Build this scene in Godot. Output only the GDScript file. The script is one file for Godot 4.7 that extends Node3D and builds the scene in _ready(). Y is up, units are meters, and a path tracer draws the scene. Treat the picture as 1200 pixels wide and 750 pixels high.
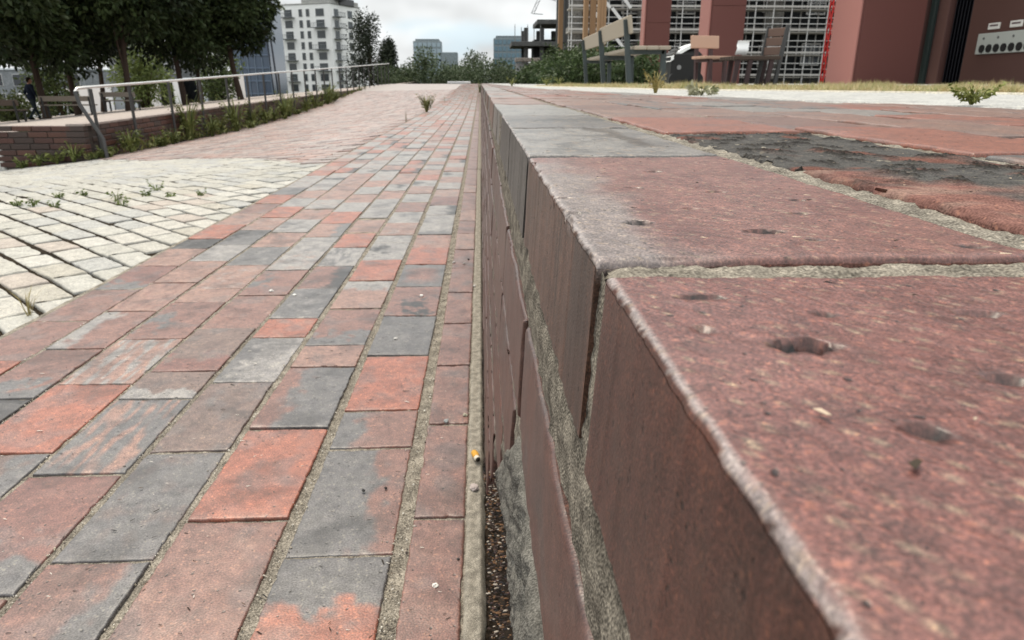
extends Node3D
# A brick walkway beside a low brick wall whose flat top is a paved terrace, under a bright overcast sky.
# x to the right, y up, the walkway runs along -z. "d" below is always the distance along -z.

const EYE := Vector3(0, .508, 0)
const TOP := .4695                 # height of the terrace and of the wall's top
const FACE := .0262                # x of the wall's face
const PITCH := 18.8347
const YAW := 2.4604
const VFOV := 49.4165
const BRIGHT := 1.32               # the clay textures average 1 / BRIGHT

var rng := RandomNumberGenerator.new()
var M := {}
var taken := {}
var fine := FastNoiseLite.new()
var soft := FastNoiseLite.new()

# ---------------------------------------------------------------- geometry helpers

class Shape:
	var v := PackedVector3Array()
	var n := PackedVector3Array()
	var c := PackedColorArray()
	var t := PackedInt32Array()
	var tint := Color.WHITE

	func vert(p: Vector3, q: Vector3, k: Color) -> int:
		v.append(p); n.append(q); c.append(k)
		return v.size() - 1

	func face(i: int, j: int, k: int, out: Vector3) -> void:
		if (v[j] - v[i]).cross(v[k] - v[i]).dot(out) > 0.0:
			t.append(i); t.append(k); t.append(j)
		else:
			t.append(i); t.append(j); t.append(k)

	func tri(a: Vector3, b: Vector3, d: Vector3, out: Vector3) -> void:
		var q := (b - a).cross(d - a).normalized()
		if q.dot(out) < 0.0:
			q = -q
		face(vert(a, q, tint), vert(b, q, tint), vert(d, q, tint), q)

	func quad(a: Vector3, b: Vector3, d: Vector3, e: Vector3, out: Vector3) -> void:
		var q := (b - a).cross(d - a)
		if q.length_squared() < 1e-20:
			q = (d - a).cross(e - a)
		q = q.normalized()
		if q.dot(out) < 0.0:
			q = -q
		var i := vert(a, q, tint)
		vert(b, q, tint); vert(d, q, tint); vert(e, q, tint)
		face(i, i + 1, i + 2, q); face(i, i + 2, i + 3, q)

	func box(xf: Transform3D, s: Vector3, ch := 0.0) -> void:
		var h := s / 2.0
		ch = minf(ch, minf(h.x, minf(h.y, h.z)) * .9)
		for ax in 3:
			var b := (ax + 1) % 3
			var g := (ax + 2) % 3
			for sg: float in [-1.0, 1.0]:
				var p := []
				for w in [[-1, -1], [1, -1], [1, 1], [-1, 1]]:
					var q := Vector3.ZERO
					q[ax] = sg * h[ax]; q[b] = w[0] * (h[b] - ch); q[g] = w[1] * (h[g] - ch)
					p.append(xf * q)
				var o := Vector3.ZERO
				o[ax] = sg
				quad(p[0], p[1], p[2], p[3], xf.basis * o)
		if ch <= 0.0:
			return
		for ax in 3:
			var b := (ax + 1) % 3
			var g := (ax + 2) % 3
			for sb: float in [-1.0, 1.0]:
				for sc: float in [-1.0, 1.0]:
					var p := []
					for w in [[-1, 0], [1, 0], [1, 1], [-1, 1]]:
						var q := Vector3.ZERO
						q[ax] = w[0] * (h[ax] - ch)
						q[b] = sb * (h[b] - (ch if w[1] else 0.0)); q[g] = sc * (h[g] - (0.0 if w[1] else ch))
						p.append(xf * q)
					var o := Vector3.ZERO
					o[b] = sb; o[g] = sc
					quad(p[0], p[1], p[2], p[3], xf.basis * o)
		for k in 8:
			var sg := Vector3(1 if k & 1 else -1, 1 if k & 2 else -1, 1 if k & 4 else -1)
			var a := Vector3(h.x, h.y - ch, h.z - ch) * sg
			var b := Vector3(h.x - ch, h.y, h.z - ch) * sg
			var g := Vector3(h.x - ch, h.y - ch, h.z) * sg
			tri(xf * a, xf * b, xf * g, xf.basis * sg)

	func cube(at: Vector3, s: Vector3, ch := 0.0) -> void:
		box(Transform3D(Basis(), at), s, ch)

	func bar(a: Vector3, b: Vector3, w: float, h: float, ch := 0.0) -> void:   # a straight rectangular bar
		var z := (b - a).normalized()
		var x := (Vector3.UP if absf(z.y) < .95 else Vector3.RIGHT).cross(z).normalized()
		box(Transform3D(Basis(x, z.cross(x), z), (a + b) / 2.0), Vector3(w, h, a.distance_to(b)), ch)

	func tube(pts: Array, radii: Array, sides := 8, caps := true) -> void:
		var first := v.size()
		var x := Vector3.ZERO
		for i in pts.size():
			var z: Vector3 = (pts[mini(i + 1, pts.size() - 1)] - pts[maxi(i - 1, 0)]).normalized()
			if x == Vector3.ZERO:
				x = (Vector3.UP if absf(z.y) < .9 else Vector3.RIGHT).cross(z)
			x = (x - z * x.dot(z)).normalized()
			var y := z.cross(x)
			var r: float = radii[mini(i, radii.size() - 1)]
			for k in sides:
				var o := x * cos(TAU * k / sides) + y * sin(TAU * k / sides)
				vert(pts[i] + o * r, o, tint)
		for i in pts.size() - 1:
			for k in sides:
				var a := first + i * sides + k
				var b := first + i * sides + (k + 1) % sides
				face(a, b, b + sides, n[a]); face(a, b + sides, a + sides, n[a])
		if caps:
			for e in [0, pts.size() - 1]:
				var o: Vector3 = (pts[e] - pts[1 if e == 0 else e - 1]).normalized()
				var m := vert(pts[e], o, tint)
				for k in sides:
					var a := vert(v[first + e * sides + k], o, tint)
					var b := vert(v[first + e * sides + (k + 1) % sides], o, tint)
					face(m, a, b, o)

	func sheet(cols: int, rows: int, place: Callable, paint: Variant, up: Vector3) -> void:   # a smooth grid of cols x rows points
		var first := v.size()
		for j in rows:
			for i in cols:
				var p: Vector3 = place.call(i, j)
				vert(p, Vector3.ZERO, paint.call(p) if paint else tint)
		weave(first, cols, rows, up)

	func weave(first: int, cols: int, rows: int, up: Vector3) -> void:
		for j in rows - 1:
			for i in cols - 1:
				var a := first + j * cols + i
				for w in [[a, a + 1, a + cols + 1], [a, a + cols + 1, a + cols]]:
					var q := (v[w[1]] - v[w[0]]).cross(v[w[2]] - v[w[0]])
					if q.dot(up) < 0.0:
						q = -q
					n[w[0]] += q; n[w[1]] += q; n[w[2]] += q
					face(w[0], w[1], w[2], q)
		for k in range(first, first + cols * rows):
			n[k] = n[k].normalized() if n[k].length_squared() > 1e-24 else up

	func mesh() -> ArrayMesh:
		var a := []
		a.resize(Mesh.ARRAY_MAX)
		a[Mesh.ARRAY_VERTEX] = v; a[Mesh.ARRAY_NORMAL] = n; a[Mesh.ARRAY_COLOR] = c; a[Mesh.ARRAY_INDEX] = t
		var m := ArrayMesh.new()
		m.add_surface_from_arrays(Mesh.PRIMITIVE_TRIANGLES, a)
		return m


func numbered(called: String) -> String:
	var k: int = taken.get(called, 0)
	taken[called] = k + 1
	return called if k == 0 else "%s_%03d" % [called, k]


func obj(called: String, what: Variant, mat: Material, parent: Node = null, at := Transform3D()) -> MeshInstance3D:
	var o := MeshInstance3D.new()
	o.mesh = what.mesh() if what is Shape else what
	o.material_override = mat
	o.transform = at
	if parent == null:
		o.name = numbered(called)
		add_child(o)
	else:
		o.name = called
		parent.add_child(o, true)
	return o


func tag(o: Node, label: String, category: String, group := "", kind := "") -> Node:
	if label: o.set_meta("label", label)
	if category: o.set_meta("category", category)
	if group: o.set_meta("group", group)
	if kind: o.set_meta("kind", kind)
	return o


func thing(called: String, label: String, category: String, at := Vector3.ZERO, turn := 0.0, group := "") -> Node3D:
	var o := Node3D.new()
	o.name = numbered(called)
	o.position = at
	o.rotation.y = turn
	add_child(o)
	tag(o, label, category, group)
	return o


func ground(called: String, what: Variant, mat: Material) -> MeshInstance3D:
	var o := obj(called, what, mat)
	o.set_meta("kind", "structure")
	o.set_meta("label", called.replace("_", " "))
	return o


func stuff(o: Node) -> Node:
	o.set_meta("kind", "stuff")
	return o


func scatter(called: String, what: Mesh, mat: Material, places: Array, tints: Array, parent: Node = null) -> MultiMeshInstance3D:
	var mm := MultiMesh.new()
	mm.transform_format = MultiMesh.TRANSFORM_3D
	mm.use_colors = true
	mm.mesh = what
	mm.instance_count = places.size()
	for i in places.size():
		mm.set_instance_transform(i, places[i])
		mm.set_instance_color(i, tints[i % tints.size()])
	var o := MultiMeshInstance3D.new()
	o.multimesh = mm
	o.material_override = mat
	o.name = called if parent else numbered(called)
	o.set_meta("kind", "stuff")
	(parent if parent else self).add_child(o, true)
	return o


func away(px: float, py: float) -> Vector3:      # the direction of a point of the survey photograph (1200 x 750)
	return Basis.from_euler(Vector3(deg_to_rad(-PITCH), deg_to_rad(-YAW), 0)) * Vector3((px - 600.0) / 815.0, (375.0 - py) / 815.0, -1.0)


func spot(px: float, py: float, d: float) -> Vector3:   # that point at the distance d along -z
	var r := away(px, py)
	return EYE + r * (d / -r.z)


func spot_on(px: float, py: float, height: float) -> Vector3:
	var r := away(px, py)
	return EYE + r * ((height - EYE.y) / r.y)


func srgb(r: float, g: float, b: float) -> Color:   # 0..255 as seen -> linear albedo
	return Color(r / 255.0, g / 255.0, b / 255.0).srgb_to_linear()


func grey(k: float) -> Color:
	return Color(k, k, k)


func band_y(d: float) -> float:
	return .45 * smoothstep(12.0, 45.0, d)


func field_y(x: float, d: float) -> float:
	return band_y(d) - .108 * smoothstep(2.5, 8.0, d) * (1.0 - smoothstep(14.0, 36.0, d)) * maxf(0.0, -1.017 - x)


func plaza_y(x: float, d: float) -> float:
	return .3356 + .0898 * x + .012 * d

# ---------------------------------------------------------------- textures and materials

func noise_bytes(size: int, freq: float, octaves: int, sd: int, kind := FastNoiseLite.TYPE_SIMPLEX_SMOOTH) -> PackedByteArray:
	var f := FastNoiseLite.new()
	f.noise_type = kind
	f.seed = sd
	f.frequency = freq
	f.fractal_octaves = octaves
	if octaves == 1:
		f.fractal_type = FastNoiseLite.FRACTAL_NONE
	var im := f.get_seamless_image(size, size)
	im.convert(Image.FORMAT_L8)
	return im.get_data()


func blots(im: PackedFloat32Array, size: int, count: int, r0: float, r1: float, value: float, hard: float) -> void:
	for k in count:
		var cx := rng.randi() % size
		var cy := rng.randi() % size
		var r := r0 + (r1 - r0) * pow(rng.randf(), 2.5)
		var sq := rng.randf_range(.35, 1.0)
		var ang := rng.randf() * PI
		var m := int(ceil(r / sq))
		for y in range(-m, m + 1):
			for x in range(-m, m + 1):
				var a := x * cos(ang) + y * sin(ang)
				var b := (y * cos(ang) - x * sin(ang)) / sq
				var q := sqrt(a * a * sq + b * b * sq) / r
				if q < 1.0:
					var at := posmod(cy + y, size) * size + posmod(cx + x, size)
					im[at] = lerpf(im[at], value, minf(1.0, (1.0 - q) * hard))


func clay_textures(size: int, sd: int, flecks: int, pits: int, fleck_r: float) -> Array:
	rng.seed = sd
	var grain := noise_bytes(size, .22, 1, sd + 1)
	var mid := noise_bytes(size, .035, 3, sd + 2)
	var big := noise_bytes(size, .008, 3, sd + 3)
	var a := PackedFloat32Array()
	var h := PackedFloat32Array()
	a.resize(size * size); h.resize(size * size)
	for i in size * size:
		var g := grain[i] / 255.0 - .5
		var m := mid[i] / 255.0 - .5
		a[i] = .76 + g * .38 + m * .20 + (big[i] / 255.0 - .5) * .14
		h[i] = .62 + g * .35 + m * .25
	blots(a, size, flecks, 1.0, fleck_r, 1.0, 2.0)
	var salt := rng.randi()
	rng.seed = salt
	blots(a, size, pits, 1.0, fleck_r * .9, .28, 2.5)
	rng.seed = salt
	blots(h, size, pits, 1.0, fleck_r * .9, .05, 2.5)
	var ca := PackedByteArray()
	var ch := PackedByteArray()
	ca.resize(size * size * 3); ch.resize(size * size)
	for i in size * size:
		var k := clampf(a[i], 0.0, 1.0)
		var warm := maxf(0.0, k - .9)            # the pale grains are a little yellow
		ca[i * 3] = int(k * 255); ca[i * 3 + 1] = int((k - warm * .15) * 255); ca[i * 3 + 2] = int((k - warm * .9) * 255)
		ch[i] = int(clampf(h[i], 0.0, 1.0) * 255)
	return [ImageTexture.create_from_image(Image.create_from_data(size, size, false, Image.FORMAT_RGB8, ca)), ImageTexture.create_from_image(Image.create_from_data(size, size, false, Image.FORMAT_L8, ch))]


func sand_textures(size: int, sd: int, low: float) -> Array:
	var cell := noise_bytes(size, .11, 1, sd, FastNoiseLite.TYPE_CELLULAR)
	var grain := noise_bytes(size, .2, 2, sd + 1)
	var big := noise_bytes(size, .012, 3, sd + 2)
	var ca := PackedByteArray()
	var ch := PackedByteArray()
	ca.resize(size * size * 3); ch.resize(size * size)
	for i in size * size:
		var g := grain[i] / 255.0
		var k := clampf(low + (g - .5) * .62 + (big[i] / 255.0 - .5) * .3 + (cell[i] / 255.0 - .3) * .22, .05, 1.0)
		ca[i * 3] = int(k * 255); ca[i * 3 + 1] = int(k * 252); ca[i * 3 + 2] = int(k * 246)
		ch[i] = int(clampf(.3 + (g - .5) * .8 + cell[i] / 255.0 * .5, 0, 1) * 255)
	return [ImageTexture.create_from_image(Image.create_from_data(size, size, false, Image.FORMAT_RGB8, ca)), ImageTexture.create_from_image(Image.create_from_data(size, size, false, Image.FORMAT_L8, ch))]


func stain_texture(size: int, sd: int) -> ImageTexture:      # broad grime and dust that runs across bricks
	var big := noise_bytes(size, .012, 4, sd)
	var thin := noise_bytes(size, .05, 3, sd + 1)
	var c := PackedByteArray()
	c.resize(size * size * 3)
	for i in size * size:
		var k := 1.0 - .20 * smoothstep(.52, .85, big[i] / 255.0) - .10 * smoothstep(.55, .9, thin[i] / 255.0)
		c[i * 3] = int(k * 255); c[i * 3 + 1] = int(k * 254); c[i * 3 + 2] = int(minf(1.0, k * 1.01) * 255)
	return ImageTexture.create_from_image(Image.create_from_data(size, size, false, Image.FORMAT_RGB8, c))


func grainy(maps: Array, scale: float, rough: float, relief: float, spec := .5) -> StandardMaterial3D:
	var m := StandardMaterial3D.new()
	m.vertex_color_use_as_albedo = true
	m.albedo_texture = maps[0]
	m.uv1_triplanar = true
	m.uv1_world_triplanar = true
	m.uv1_scale = Vector3.ONE * scale
	m.roughness = rough
	m.metallic_specular = spec
	if relief > 0.0:
		m.heightmap_enabled = true
		m.heightmap_texture = maps[1]
		m.heightmap_scale = relief
	return m


func plain(rough: float, spec := .5, metal := 0.0) -> StandardMaterial3D:
	var m := StandardMaterial3D.new()
	m.vertex_color_use_as_albedo = true
	m.roughness = rough
	m.metallic_specular = spec
	m.metallic = metal
	return m


func make_materials() -> void:
	var clay := clay_textures(1024, 11, 5200, 800, 4.0)
	var sand := sand_textures(512, 31, .62)
	M.paver = grainy(clay, 1.7, .40, .035)
	M.paver.detail_enabled = true
	M.paver.detail_blend_mode = BaseMaterial3D.BLEND_MODE_MUL
	M.paver.detail_albedo = stain_texture(512, 61)
	M.paver.detail_uv_layer = BaseMaterial3D.DETAIL_UV_2
	M.paver.uv2_triplanar = true
	M.paver.uv2_world_triplanar = true
	M.paver.uv2_scale = Vector3.ONE * .83                  # walkway bricks, 0.59 m a tile
	M.brick = grainy(clay, 4.6, .41, .025)                 # wall and terrace bricks, 0.32 m a tile
	M.brick.detail_enabled = true
	M.brick.detail_blend_mode = BaseMaterial3D.BLEND_MODE_MUL
	M.brick.detail_albedo = clay[0]
	M.brick.detail_uv_layer = BaseMaterial3D.DETAIL_UV_2
	M.brick.uv2_triplanar = true
	M.brick.uv2_world_triplanar = true
	M.brick.uv2_scale = Vector3.ONE * 13.7
	M.crust = grainy(clay, 4.6, .95, .05, .12)
	M.sand = grainy(sand, 9.0, .95, .06, .2)
	M.grout = grainy(sand, 4.0, .95, .08, .2)
	M.granite = grainy(clay, 2.3, .75, .06, .35)
	M.concrete = grainy(clay, .8, .85, .05, .3)
	M.far_brick = grainy(clay, .35, .6, 0.0, .4)
	M.soil = grainy(sand, 1.5, .95, .4, .2)
	M.stone = plain(.8, .3)
	M.paint = plain(.55, .4)
	M.wood = plain(.8, .3)
	M.metal = plain(.32, .5, .55)
	M.dark_metal = plain(.5, .4)
	M.cloth = plain(.9, .2)
	M.bark = plain(.95, .2)
	M.leaf = plain(.6, .35)
	M.leaf.backlight_enabled = true
	M.leaf.backlight = Color(.5, .5, .5)
	M.dark_leaf = plain(.65, .3)
	M.glass = plain(.15, .6)
	M.facade = grainy(clay, .12, .8, 0.0, .3)

# ---------------------------------------------------------------- bricks

var tones := {
	"O": Color(.36, .132, .086), "P": Color(.320, .190, .150), "R": Color(.210, .098, .080), "B": Color(.190, .130, .110),
	"G": Color(.152, .145, .143), "L": Color(.315, .295, .276), "K": Color(.040, .037, .037), "M": Color(.240, .126, .101),
}


func clay_paint(code: String, w: float, l: float, sd: int, lift := 1.0) -> Callable:
	# code: base tone, second tone, where it lies: n(ear) f(ar) l(eft) r(ight) c(entre) e(dges) x(streaks) m(ottled)
	var base: Color = tones[code[0]]
	var other: Color = tones[code[1]] if code.length() > 1 else base.lerp(tones["G"], .6)
	var how := code[2] if code.length() > 2 else "m"
	var off := sd * 7.31
	return func(p: Vector3) -> Color:
		var u := p.x / w + .5
		var q := p.z / l + .5
		var b := fine.get_noise_2d(p.x * 60.0 - off, p.z * 60.0)
		var a := soft.get_noise_2d(p.x * 22.0 + off, p.z * 14.0) * .5 + b * .16
		var k := 0.0
		match how:
			"n": k = smoothstep(.66, .80, q + a * .5)
			"f": k = smoothstep(.38, .30, q + a * .3)
			"l": k = smoothstep(.40, .20, u + a * .5)
			"r": k = smoothstep(.60, .80, u + a * .5)
			"c": k = smoothstep(.34, .10, Vector2(u - .45 - .3 * sin(off), (q - .5 - .25 * cos(off)) * 1.1).length() + a * .7 + b * .1)
			"e": k = smoothstep(.22, .44, maxf(absf(u - .5), absf(q - .5)) + a * .2)
			"x": k = smoothstep(-.05, .35, soft.get_noise_2d(p.x * 55.0 + off, p.z * 7.0))
			_: k = smoothstep(-.05, .5, a) * .7
		var o := base.lerp(other, k)
		o = o.lerp(tones["G"], .35 * smoothstep(.15, .5, soft.get_noise_2d(p.x * 9.0 - off * 2.0, p.z * 9.0)))
		return o * ((1.0 + b * .16) * BRIGHT * lift)


func brick_shape(w: float, l: float, h: float, bevel: float, nx: int, nz: int, rough: float, sd: int, paint: Callable, dent: Variant = null, side_rows := 1, splay := 0.0) -> ArrayMesh:
	# the top lies at y = 0 and faces +y; w along x, l along z
	var xs := [-w / 2, -w / 2 + bevel * .12, -w / 2 + bevel * .45]
	for i in nx + 1: xs.append(lerpf(-w / 2 + bevel, w / 2 - bevel, float(i) / nx))
	xs.append_array([w / 2 - bevel * .45, w / 2 - bevel * .12, w / 2])
	var zs := [-l / 2, -l / 2 + bevel * .12, -l / 2 + bevel * .45]
	for i in nz + 1: zs.append(lerpf(-l / 2 + bevel, l / 2 - bevel, float(i) / nz))
	zs.append_array([l / 2 - bevel * .45, l / 2 - bevel * .12, l / 2])
	var s := Shape.new()
	var cols := xs.size()
	var rows := zs.size()
	var off := sd * 3.77
	for j in rows:
		for i in cols:
			var x: float = xs[i]
			var z: float = zs[j]
			var e := minf(w / 2 - absf(x), l / 2 - absf(z))
			var y := 0.0
			var p := Vector3(x, 0, z)
			if e < bevel:
				y = -(bevel - sqrt(maxf(0.0, bevel * bevel - (bevel - e) * (bevel - e))))
				var chip := fine.get_noise_2d(x * 70.0 + off, z * 70.0) + maxf(0.0, soft.get_noise_2d(x * 24.0 - off, z * 24.0) - .25) * 3.0
				if w / 2 - absf(x) < bevel: p.x -= signf(x) * maxf(-.3, chip) * rough * 1.6
				if l / 2 - absf(z) < bevel: p.z -= signf(z) * maxf(-.3, chip) * rough * 1.6
				y -= maxf(0.0, chip) * rough
			y += soft.get_noise_2d(x * 14.0 + off, z * 14.0) * rough
			if dent:
				y += dent.call(p)
			p.y = y
			s.vert(p, Vector3.ZERO, paint.call(p))
	s.weave(0, cols, rows, Vector3.UP)
	var ring := []
	for i in cols: ring.append(i)
	for j in range(1, rows): ring.append(j * cols + cols - 1)
	for i in range(cols - 2, -1, -1): ring.append((rows - 1) * cols + i)
	for j in range(rows - 2, 0, -1): ring.append(j * cols)
	var m := ring.size()
	var first := s.v.size()
	for r in side_rows + 1:
		for k in m:
			var p: Vector3 = s.v[ring[k]]
			var o := Vector3(p.x / w, 0, p.z / l)
			o = Vector3(signf(o.x), 0, 0) if absf(o.x) > absf(o.z) else Vector3(0, 0, signf(o.z))
			var low := float(r) / side_rows
			p.y = lerpf(p.y, -h, low)
			if p.x < 0.0: p.x += splay * p.y
			if r > 0:
				p += o * (soft.get_noise_3d(p.x * 20.0 + off, p.y * 20.0, p.z * 20.0) * rough * .8)
			s.vert(p, o, paint.call(p) if side_rows > 1 else s.c[ring[k]])
	for r in side_rows:
		for k in m:
			var a := first + r * m + k
			var b := first + r * m + (k + 1) % m
			s.face(a, b, b + m, s.n[a]); s.face(a, b + m, a + m, s.n[a])
	return s.mesh()

# ---------------------------------------------------------------- plants and trees

func leaf(s: Shape, at: Vector3, dir: Vector3, len: float, wide: float) -> void:   # a bent, pointed leaf of four triangles
	var side := dir.cross(Vector3(rng.randf_range(-1, 1), rng.randf_range(-.3, 1), rng.randf_range(-1, 1))).normalized() * wide / 2
	var up := side.cross(dir).normalized()
	var mid := at + dir * len * .5 + up * len * .07
	var tip := at + dir * len - up * len * .05
	var q := up if up.y > 0 else -up
	var a := s.vert(at, q, s.tint)
	var b := s.vert(mid + side, (q + side.normalized() * .4).normalized(), s.tint)
	var c := s.vert(mid - side, (q - side.normalized() * .4).normalized(), s.tint)
	var d := s.vert(tip, q, s.tint)
	s.face(a, b, c, q); s.face(b, d, c, q)


func ball() -> Vector3:
	while true:
		var p := Vector3(rng.randf_range(-1, 1), rng.randf_range(-1, 1), rng.randf_range(-1, 1))
		if p.length_squared() < 1.0:
			return p
	return Vector3.ZERO


func crown_shape(clumps: Array, count: int, size: float, low: Color, high: Color) -> Shape:   # clumps: [centre, radii]; leaves fill their outer parts
	var s := Shape.new()
	var total := 0.0
	for k in clumps: total += pow(k[1].x * k[1].y * k[1].z, .67)
	for k in clumps:
		var mine := int(count * pow(k[1].x * k[1].y * k[1].z, .67) / total)
		var hue := rng.randf()
		for i in mine:
			var p := ball()
			p = p.normalized() * pow(p.length(), .55)
			p *= 1.0 + soft.get_noise_3d(p.x * 1.7 + k[0].x * 9.0, p.y * 1.7, p.z * 1.7 + k[0].z * 9.0) * .7
			s.tint = low.lerp(high, clampf(hue * .5 + rng.randf() * .5, 0, 1))
			var out := (p + ball() * 1.1 + Vector3(0, -.25, 0)).normalized()
			leaf(s, k[0] + p * k[1], out, size * rng.randf_range(.6, 1.4), size * rng.randf_range(.35, .6))
	return s


func limbs(s: Shape, height: float, r: float, spread: float, tops: Array) -> void:   # a tapered, slightly bent trunk with limbs to the clumps
	var bend := Vector3(rng.randf_range(-.04, .04), 0, rng.randf_range(-.04, .04)) * height
	var path := []
	var radii := []
	for i in 7:
		var k := i / 6.0
		path.append(Vector3(0, height * k, 0) + bend * sin(k * PI) + Vector3(rng.randf_range(-.02, .02), 0, rng.randf_range(-.02, .02)))
		radii.append(r * (1.25 if i == 0 else 1.0 - .68 * k))
	s.tube(path, radii, 9)
	for t in tops:
		var k := clampf(rng.randf_range(.3, .75), 0, 1)
		var a: Vector3 = path[int(k * 6)]
		var b: Vector3 = t
		s.tube([a, a.lerp(b, .5) + Vector3(0, spread * .08, 0), b], [r * .4, r * .25, r * .07], 6)


func tree(called: String, label: String, base: Vector3, height: float, wide: float, low: float, leaves: int, size: float, dark: Color, light: Color, r: float, group := "", mat := "dark_leaf") -> Node3D:
	var t := thing(called, label, "tree", base, 0.0, group)
	var clumps := []
	var n := 13
	for i in n:
		var k := (i + .5) / n
		var ang := i * 2.39996 + rng.randf() * .6
		var round_ := sin(clampf(k * .85 + .12, 0, 1) * PI)
		var c := Vector3(cos(ang), 0, sin(ang)) * wide * .33 * round_ * rng.randf_range(.6, 1.15) + Vector3(0, lerpf(low + .1 * height, height * .9, k), 0)
		var q := wide * rng.randf_range(.2, .31) * (.55 + .45 * round_)
		clumps.append([c, Vector3(q, q * rng.randf_range(.7, .95), q)])
	var s := Shape.new()
	s.tint = Color(.055, .042, .032)
	limbs(s, height * .86, r, wide, clumps.map(func(k): return k[0]))
	obj("trunk", s, M.bark, t)
	obj("crown", crown_shape(clumps, leaves, size, dark, light), M[mat], t)
	return t


func bush(called: String, label: String, base: Vector3, r: Vector3, leaves: int, size: float, dark: Color, light: Color, group := "", category := "shrub") -> Node3D:
	var t := thing(called, label, category, base, 0.0, group)
	var clumps := []
	var st := Shape.new()
	st.tint = Color(.06, .05, .03)
	for i in 9:
		var p := ball() * Vector3(.7, .45, .7)
		var c := (p + Vector3(0, .55, 0)) * r
		c.y = maxf(c.y, r.y * .28)
		clumps.append([c, r * rng.randf_range(.32, .5)])
		st.tube([Vector3(c.x * .1, 0, c.z * .1), c * Vector3(.5, .5, .5), c], [r.y * .02, r.y * .014, r.y * .004], 5, false)
	for i in 5:      # loose shoots that stand out of the top
		var c := Vector3(rng.randf_range(-.7, .7), rng.randf_range(.95, 1.25), rng.randf_range(-.7, .7)) * r
		clumps.append([c, r * Vector3(.12, .2, .12)])
	obj("stem", st, M.bark, t)
	obj("foliage", crown_shape(clumps, leaves, size, dark, light), M.leaf, t)
	return t


func weed(called: String, label: String, base: Vector3, height: float, blades: int, lean: float, dark: Color, light: Color, broad: float, group := "") -> Node3D:
	var t := thing(called, label, "weed", base, 0.0, group)
	var s := Shape.new()
	for i in blades:
		s.tint = dark.lerp(light, rng.randf())
		var ang := rng.randf() * TAU
		var out := Vector3(cos(ang), 0, sin(ang))
		var h := height * rng.randf_range(.4, 1.0)
		var a := out * height * .06 * rng.randf()
		var b := a + Vector3(0, h * .6, 0) + out * h * lean * .35
		var c := a + Vector3(0, h, 0) + out * h * lean
		var w := Vector3(-out.z, 0, out.x) * (height * .012 + broad * .25)
		var q := (out * .4 + Vector3.UP * .6).normalized()
		s.quad(a - w, a + w, b + w * .8, b - w * .8, q)
		s.tri(b - w * .8, b + w * .8, c, q)
		if broad > 0:
			for k in 3:
				var f := rng.randf_range(.35, 1.0)
				leaf(s, a.lerp(c, f), (out + ball()).normalized(), broad * rng.randf_range(2.0, 4.0), broad * rng.randf_range(.9, 1.6))
	obj("foliage", s, M.leaf, t)
	return t

# ---------------------------------------------------------------- figures: smooth joined tapered bones, meshed as surface nets

func bone_field(p: Vector3, bones: Array, blend: float) -> float:
	var sum := 0.0
	for b in bones:
		var ab: Vector3 = b[1] - b[0]
		var h := clampf((p - b[0]).dot(ab) / maxf(ab.length_squared(), 1e-9), 0, 1)
		var d: float = p.distance_to(b[0] + ab * h) - lerpf(b[2], b[3], h)
		if d < blend * 5.0:
			sum += exp(-d / blend)
	return 1e3 if sum <= 0.0 else -blend * log(sum)


func nets(s: Shape, bones: Array, cell: float, blend: float, paint: Callable) -> void:
	var lo := Vector3.ONE * 1e9
	var hi := -lo
	for b in bones:
		for e in 2:
			var r: float = b[2 + e] + cell * 2.5
			lo = lo.min(b[e] - Vector3.ONE * r); hi = hi.max(b[e] + Vector3.ONE * r)
	var dim := Vector3i(((hi - lo) / cell).ceil()) + Vector3i.ONE
	var f := PackedFloat32Array()
	f.resize(dim.x * dim.y * dim.z)
	for z in dim.z:
		for y in dim.y:
			for x in dim.x:
				f[(z * dim.y + y) * dim.x + x] = bone_field(lo + Vector3(x, y, z) * cell, bones, blend)
	var ids := PackedInt32Array()
	ids.resize(f.size())
	ids.fill(-1)
	var step := [1, dim.x, dim.x * dim.y]
	for z in dim.z - 1:
		for y in dim.y - 1:
			for x in dim.x - 1:
				var at := (z * dim.y + y) * dim.x + x
				var mid := Vector3.ZERO
				var cuts := 0
				for ax in 3:
					var b := (ax + 1) % 3
					var g := (ax + 2) % 3
					for w in 4:
						var o := Vector3i.ZERO
						o[b] = w & 1; o[g] = w >> 1
						var i: int = at + o.x + o.y * dim.x + o.z * dim.x * dim.y
						var j: int = i + step[ax]
						if (f[i] < 0) != (f[j] < 0):
							var p := Vector3(o)
							p[ax] = f[i] / (f[i] - f[j])
							mid += p
							cuts += 1
				if cuts:
					var p := lo + (Vector3(x, y, z) + mid / cuts) * cell
					var e := cell * .5
					var q := Vector3(bone_field(p + Vector3(e, 0, 0), bones, blend) - bone_field(p - Vector3(e, 0, 0), bones, blend), bone_field(p + Vector3(0, e, 0), bones, blend) - bone_field(p - Vector3(0, e, 0), bones, blend), bone_field(p + Vector3(0, 0, e), bones, blend) - bone_field(p - Vector3(0, 0, e), bones, blend)).normalized()
					ids[at] = s.vert(p, q, paint.call(p))
	for z in range(1, dim.z - 1):
		for y in range(1, dim.y - 1):
			for x in range(1, dim.x - 1):
				var at := (z * dim.y + y) * dim.x + x
				for ax in 3:
					if (f[at] < 0) == (f[at + step[ax]] < 0):
						continue
					var b: int = step[(ax + 1) % 3]
					var g: int = step[(ax + 2) % 3]
					var q := [ids[at], ids[at - b], ids[at - b - g], ids[at - g]]
					if q.min() >= 0:
						s.face(q[0], q[1], q[2], s.n[q[0]] + s.n[q[2]]); s.face(q[0], q[2], q[3], s.n[q[0]] + s.n[q[2]])


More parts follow.
